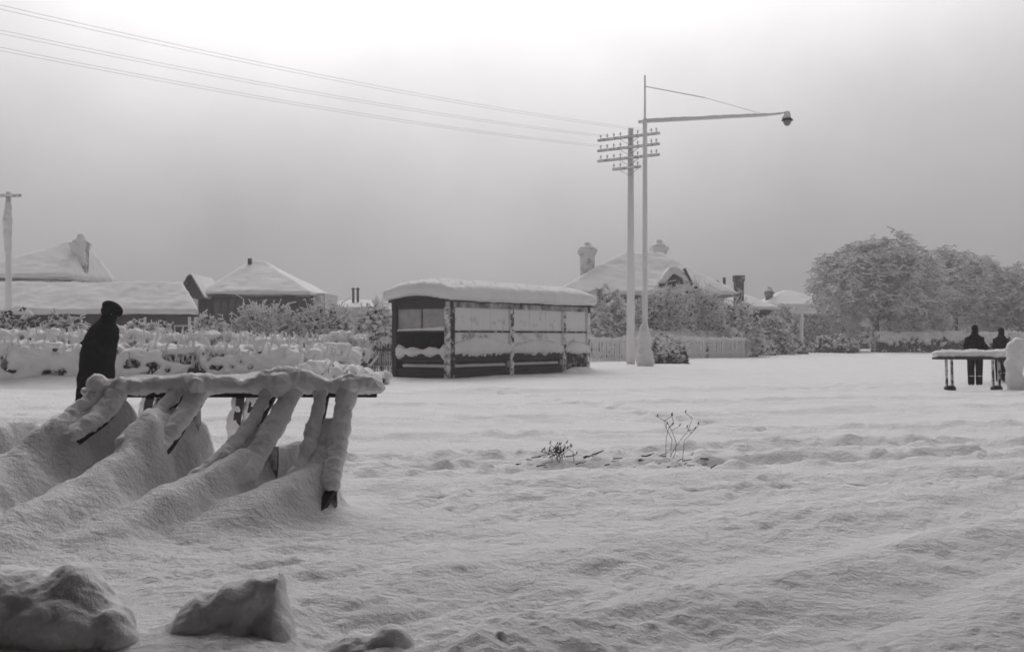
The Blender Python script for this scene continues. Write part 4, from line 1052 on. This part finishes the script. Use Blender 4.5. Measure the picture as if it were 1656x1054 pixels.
for pth, r in back:
    slat(pth, .06, .03); slat_snow(pth, [(r * 1.15, r * 1.2, r) for _ in pth])
for px_, py_, Y, z0 in ((539, 796, 8.3, 0), (444, 722, 8.52, .1), (192, 648, 8.87, .3), (318, 662, 8.78, .3)):
    p = rk_l(P(px_, py_, Y)); m = MB(); m.box(p[0] - .022, p[0] + .022, p[1] - .02, p[1] + .04, z0 - .15, p[2]); m.build('leg', M['wood_snowy'], rk)

# snow mounds right in front of the camera
def mound(label, lumps, voxel=.016):
    s = MB(); 
    c = np.mean([l[0] for l in lumps], axis=0)
    for cc, rr in lumps: s.ell(np.array(cc) - np.array([c[0], c[1], 0]), rr, None, 3)
    me = bake(s.mesh('snow_mound'), voxel, 6, ((.25, .05, 4.0), (.09, .018, 8.0), (.03, .010, 1.0)))
    o = link('snow_mound', me, M['snow'], None, (c[0], c[1], 0))
    tag(o, label, 'snow mound', 'snow mounds in the foreground')
def pl(px_, py_, Y, r): return (P(px_, py_ - 4, Y), (r[0] * 1.1, r[1] * 1.15, r[2] * 1.12))
mound('dark rounded snow mound at the bottom left corner', [pl(120, 968, 5.0, (.12, .16, .13)), pl(60, 985, 5.0, (.16, .2, .14)), pl(150, 1000, 4.95, (.12, .16, .15)), pl(185, 1010, 4.9, (.085, .13, .10)), pl(192, 1045, 4.85, (.07, .12, .10)), pl(10, 1000, 5.0, (.2, .25, .18)), pl(95, 1040, 4.9, (.26, .2, .2)), pl(-60, 1020, 5.0, (.25, .25, .2))])
mound('snow mound with sharp upright right edge at bottom left', [pl(452, 950, 5.0, (.05, .10, .07)), pl(448, 985, 5.0, (.065, .11, .10)), pl(448, 1030, 4.95, (.075, .12, .16)), pl(420, 975, 5.0, (.07, .12, .10)), pl(400, 1000, 5.0, (.10, .14, .14)), pl(375, 985, 5.0, (.08, .12, .10)), pl(350, 1015, 5.0, (.12, .15, .14)), pl(315, 1030, 5.0, (.12, .15, .13)), pl(280, 1055, 5.0, (.14, .16, .12)), pl(235, 1085, 5.0, (.16, .16, .10)), pl(440, 1075, 4.9, (.09, .1, .2)), pl(370, 1085, 4.9, (.16, .14, .2)), pl(290, 1100, 4.9, (.2, .15, .16))])
mound('small low snow lump at the bottom centre-left', [pl(632, 1050, 4.75, (.09, .1, .085)), pl(575, 1062, 4.75, (.13, .12, .08))])
mound('little pointed snow lump at the bottom centre', [pl(808, 1048, 4.7, (.035, .06, .07)), pl(790, 1060, 4.7, (.09, .1, .06))])

# ------------------------------------------------------------------ right hand rack and its white neighbour
TB = at(1575, 28.8); tb = thing('low_rack', 'low snow-topped rack with paired thin legs and dark feet at the right', 'rack', TB, R(2))
tl0, tl1 = P(1512, 0, 28.8)[0] - TB[0], P(1672, 0, 28.8)[0] - TB[0]
tz = hpx(579, 28.8) - TB[2]
m = MB(); m.box(tl0, tl1, -.22, .22, tz - .03, tz + .02); m.build('top_plank', M['wood'], tb)
for px_ in (1528, 1537, 1604, 1614):
    x = P(px_, 0, 28.8)[0] - TB[0]
    m = MB(); m.bar((x, -.1, -.1), (x - .02, -.1, tz - .036), .055, .055); m.build('leg', M['wood_snowy'], tb)
for px_ in (1533, 1609):
    x = P(px_, 0, 28.8)[0] - TB[0]
    m = MB(); m.rings([(x, -.1, -.05, .13, .16), (x, -.1, .05, .14, .17), (x, -.1, .11, .10, .12)], 12); m.build('foot', M['metal'], tb, True)
x = P(1624, 0, 28.8)[0] - TB[0]; m = MB(); m.box(x - .09, x + .05, -.2, -.08, tz - .14, tz - .037); m.build('bracket', M['metal'], tb)
s = MB(); xs = np.linspace(tl0 + .02, tl1, 30)
path_lumps(s, [(x, 0, tz + .10) for x in xs], [(.13, .25, .12 + .04 * max(0, i - 20) / 4) for i, x in enumerate(xs)], .8, .12, 1)
link('snow_cover', bake(s.mesh('snow_cover'), .03, 3, ((.3, .04, 2.0),)), M['snow_far'], tb)
b = at(1642, 28.0); s = MB()
path_lumps(s, [(0, 0, 0), (-.02, 0, .5), (.05, 0, .9), (.1, 0, 1.1)], [(.22, .2, .2), (.2, .2, .3), (.26, .22, .25), (.2, .2, .16)], .4, .1, 2)
o = link('snow_heap', bake(s.mesh('snow_heap'), .03, 3, ((.25, .1, 2.0),)), M['snow_far'], None, b)
tag(o, 'tall snow heap on the right edge beside the low rack', 'snow heap')

# ------------------------------------------------------------------ people
def person(label, loc, rz, H, lean, coat_m, hat, bow=0.0, short=False):
    """faces local +X; body one continuous mesh; coat, trousers, boots, hat and hair are its children"""
    t = thing('person', label, 'person', loc, rz)
    f = H / 1.75
    def S(p): return (p[0] * f, p[1] * f, p[2] * f)
    hx, hz = lean, 1.60 - abs(lean) * .14      # head centre
    sx, sz = lean * .62, 1.42 - abs(lean) * .06 # shoulders
    tilt = Matrix.Rotation(bow, 3, 'Y').to_quaternion()
    def hp(dx, dy, dz): v = tilt @ Vector((dx, dy, dz)); return S((hx + v.x, v.y, hz + v.z))
    b = MB()
    b.rings([S((lean * .05, 0, .84)) + (.12 * f, .16 * f), S((lean * .15, 0, .98)) + (.125 * f, .165 * f), S((lean * .35, 0, 1.18)) + (.125 * f, .17 * f), S((sx * .9, 0, 1.36)) + (.12 * f, .19 * f), S((sx, 0, sz + .03)) + (.06 * f, .09 * f)], 16)
    b.tube([S((sx, 0, sz - .04)), S((hx - .03, 0, hz - .06))], [.062 * f, .055 * f], 12)
    b.ell(hp(0, 0, .01), (.095 * f, .075 * f, .118 * f), tilt, 3)
    b.ell(hp(.03, 0, -.07), (.06 * f, .055 * f, .055 * f), tilt)
    b.ell(hp(.098, 0, -.01), (.022 * f, .014 * f, .024 * f), tilt); b.ell(hp(.083, 0, .04), (.02 * f, .055 * f, .012 * f), tilt)
    b.ell(hp(.086, 0, -.062), (.012 * f, .026 * f, .010 * f), tilt); b.ell(hp(.078, 0, -.098), (.02 * f, .022 * f, .016 * f), tilt)
    for q in (-1, 1):
        b.ell(hp(-.005, q * .077, .0), (.025 * f, .012 * f, .034 * f), tilt)
        b.tube([S((lean * .05, q * .09, .88)), S((.02, q * .095, .48)), S((-.01, q * .10, .09))], [.085 * f, .06 * f, .04 * f], 12)
        b.tube([S((-.02, q * .10, .05)), S((.14, q * .11, .03))], [.042 * f, .035 * f], 10)
        el = S((sx - .20, q * .27, 1.10)); wr = S((sx - .04, q * .235, .95))
        b.tube([S((sx, q * .17, sz - .04)), el, wr], [.055 * f, .044 * f, .03 * f], 10)
        b.ell(S((sx - .02, q * .225, .91)), (.045 * f, .022 * f, .05 * f))        # hand in the coat pocket
        for k in range(4):
            b.tube([S((sx - .04 + .018 * k, q * .222, .87)), S((sx - .035 + .018 * k, q * .215, .80 + .008 * abs(k - 1)))], .0095 * f, 6)
        b.tube([S((sx + .02, q * .215, .91)), S((sx + .04, q * .2, .87))], .011 * f, 6)
    link('body', bake(b.mesh('body'), .011, 3), M['skin'], t)
    e = MB()
    for q in (-1, 1): e.ell(hp(.083, q * .03, .018), (.012 * f, .014 * f, .009 * f), tilt)
    e.build('eyes', M['leather'], t, True)
    c = MB()          # overcoat
    c.rings(([] if short else [S((.00, 0, .16)) + (.30 * f, .29 * f), S((.0, 0, .45)) + (.275 * f, .275 * f)]) + [S((lean * .08, 0, .78)) + (.26 * f, .29 * f), S((lean * .2, 0, 1.0)) + (.255 * f, .27 * f), S((lean * .4, 0, 1.2)) + (.25 * f, .27 * f), S((sx * .82, 0, 1.34)) + (.19 * f, .24 * f), S((sx * .98, 0, sz)) + (.14 * f, .18 * f), S((sx * 1.1, 0, sz + .07)) + (.09 * f, .095 * f), S((sx * 1.2, 0, sz + .10)) + (.085 * f, .09 * f)], 22)
    for q in (-1, 1):
        c.tube([S((sx * .9, q * .18, sz - .05)), S((sx - .22, q * .29, 1.11)), S((sx - .03, q * .25, .95))], [.09 * f, .085 * f, .07 * f], 12)
        c.ell(S((sx - .01, q * .235, .92)), (.09 * f, .06 * f, .09 * f))
        c.tube([S((sx * 1.0 + .1, q * .04, sz + .05)), S((sx + .16, q * .07, sz - .10)), S((sx * .6 + .2, q * .04, sz - .25))], [.03 * f, .035 * f, .02 * f], 8)
    link('overcoat', bake(c.mesh('overcoat'), .016, 4, ((.25, .03, 2.0), (.08, .01, 4.0))), coat_m, t)
    for q in (-1, 1):
        m = MB(); m.tube([S((.01, q * .105, .88)), S((.01, q * .11, .5)), S((.0, q * .105, .3)), S((-.01, q * .105, .08))], [.115 * f, .10 * f, .095 * f, .09 * f], 12); m.build('trouser_leg', coat_m, t, True)
        m = MB(); m.tube([S((-.02, q * .10, .13)), S((-.01, q * .10, .06))], [.06 * f, .06 * f], 12); m.ell(S((.06, q * .11, .045)), (.14 * f, .055 * f, .05 * f)); m.tube([S((-.01, q * .105, .07)), S((.0, q * .105, .34))], [.07 * f, .098 * f], 12) if short else None
        link('boot', bake(m.mesh('boot'), .014, 2), M['boot_snowy'] if short else M['leather'], t)
    h = MB(); h.ell(hp(-.02, 0, .03), (.098 * f, .084 * f, .10 * f), tilt, 3); h.ell(hp(-.05, 0, -.04), (.06 * f, .07 * f, .06 * f), tilt)
    link('hair', bake(h.mesh('hair'), .012, 2), M['hair'], t)
    k = MB()
    if hat == 'cap':
        k.ell(hp(-.005, 0, .07), (.165 * f, .145 * f, .10 * f), tilt, 3); k.ell(hp(.10, 0, .03), (.065 * f, .09 * f, .03 * f), tilt)
        k.ell(hp(-.05, 0, .0), (.10 * f, .105 * f, .10 * f), tilt)
    else:
        k.ell(hp(-.01, 0, .07), (.112 * f, .095 * f, .095 * f), tilt, 3); k.ell(hp(-.05, 0, -.01), (.08 * f, .09 * f, .10 * f), tilt); k.tube([hp(-.09, 0, .08), hp(-.16, 0, .06)], [.03 * f, .015 * f], 8)
    link('hat', bake(k.mesh('hat'), .012, 3), coat_m, t)
    # scarf or collar hides the neck
    n = MB(); n.tube([S((sx * 1.02 + .0, 0, sz + .02)), S((hx * .78 + sx * .3, 0, (sz + hz) / 2 + .0)), S((hx * 1.0 + sx * .1 + .015, 0, hz - .012))], [.12 * f, .10 * f, .082 * f], 14)
    link('scarf', bake(n.mesh('scarf'), .016, 3, ((.06, .01, 3.0),)), coat_m, t)
    return t
pb = at(155, 18.7)
person('stooped person in a long black overcoat and cap walking right behind the rack', (pb[0], pb[1], pb[2] - .08), R(30), 1.88, .21, M['coat'], 'cap', .5)
pa = at(1577, 31.0)
person('person in dark coat, taller of the two, walking behind the low rack', (pa[0], pa[1], pa[2] - .03), R(80), 1.64, .05, M['coat2'], 'hood', .1, True)
pc = at(1620, 33.0)
person('shorter person in dark coat at right of the pair', (pc[0], pc[1], pc[2] - .03), R(95), 1.55, .05, M['coat2'], 'hood', .1, True)

# ------------------------------------------------------------------ stick-shaped dark strokes standing in for emulsion damage
def twigs(name, label, cx, cy, n, spread, hmax, seed, flat=False):
    rng = np.random.default_rng(seed); t0 = thing(name, label, 'emulsion mark', (cx, cy, gz(cx, cy)))
    A, B, r = [], [], []
    for i in range(n):
        if flat:
            x = rng.uniform(-spread, spread); y = rng.normal(0, .2); l = rng.uniform(.02, .10)
            z = gz(cx + x, cy + y) - gz(cx, cy) + .02
            A.append((x, y, z)); B.append((x + l, y + rng.normal(0, .04), z + rng.uniform(-.01, .03))); r.append(rng.uniform(.003, .008))
        else:
            x = rng.normal(0, spread * .25); p = np.array([x, rng.normal(0, .05), -.02]); v = np.array([rng.normal(0, .2), rng.normal(0, .1), 1.0])
            for k in range(4):
                q = p + v / np.linalg.norm(v) * hmax * rng.uniform(.15, .3); A.append(p); B.append(q); r.append(.003)
                if k > 1:
                    e = q + np.array([rng.normal(0, .07), 0, rng.uniform(.0, .08)]); A.append(q); B.append(e); r.append(.003)
                    A.append(e); B.append(e + np.array([.012, 0, .025])); r.append(.0065)
                p = q; v = v + rng.normal(0, .25, 3) * np.array([1, .5, .2])
    V, Q = prisms(A, B, r, np.array(r) * .7, 5)
    link('mark_strokes', mesh_np('mark_strokes', V, [Q]), M['leather'], t0)['kind'] = 'stuff'
x, y, _ = P(1085, 0, 12.2); twigs('emulsion_strokes', 'thin upright dark strokes standing in for emulsion damage', x, y, 5, .2, .5, 3)
x, y, _ = P(985, 0, 11.75); twigs('emulsion_flecks', 'line of dark flecks along a snowy rut standing in for emulsion damage', x, y, 60, 1.0, 0, 4, True)
x, y, _ = P(903, 0, 11.7); twigs('emulsion_flecks', 'dark clump of strokes at the rut standing in for emulsion damage', x, y, 14, .32, .12, 5)

# ------------------------------------------------------------------ winter haze
hz = MB(); hz.box(-140, 140, -20, 190, -1.2, 14)
ho = hz.build('haze', None); ho['kind'] = 'stuff'
hm = bpy.data.materials.new('haze'); hm.use_nodes = True
ht = hm.node_tree; ht.nodes.clear()
ho_ = ht.nodes.new('ShaderNodeOutputMaterial'); hv = ht.nodes.new('ShaderNodeVolumePrincipled')
hv.inputs['Color'].default_value = (0.9, 0.885, 0.89, 1); hv.inputs['Density'].default_value = 0.0022; hv.inputs['Anisotropy'].default_value = 0.2
ht.links.new(hv.outputs[0], ho_.inputs['Volume'])
ho.data.materials.append(hm)
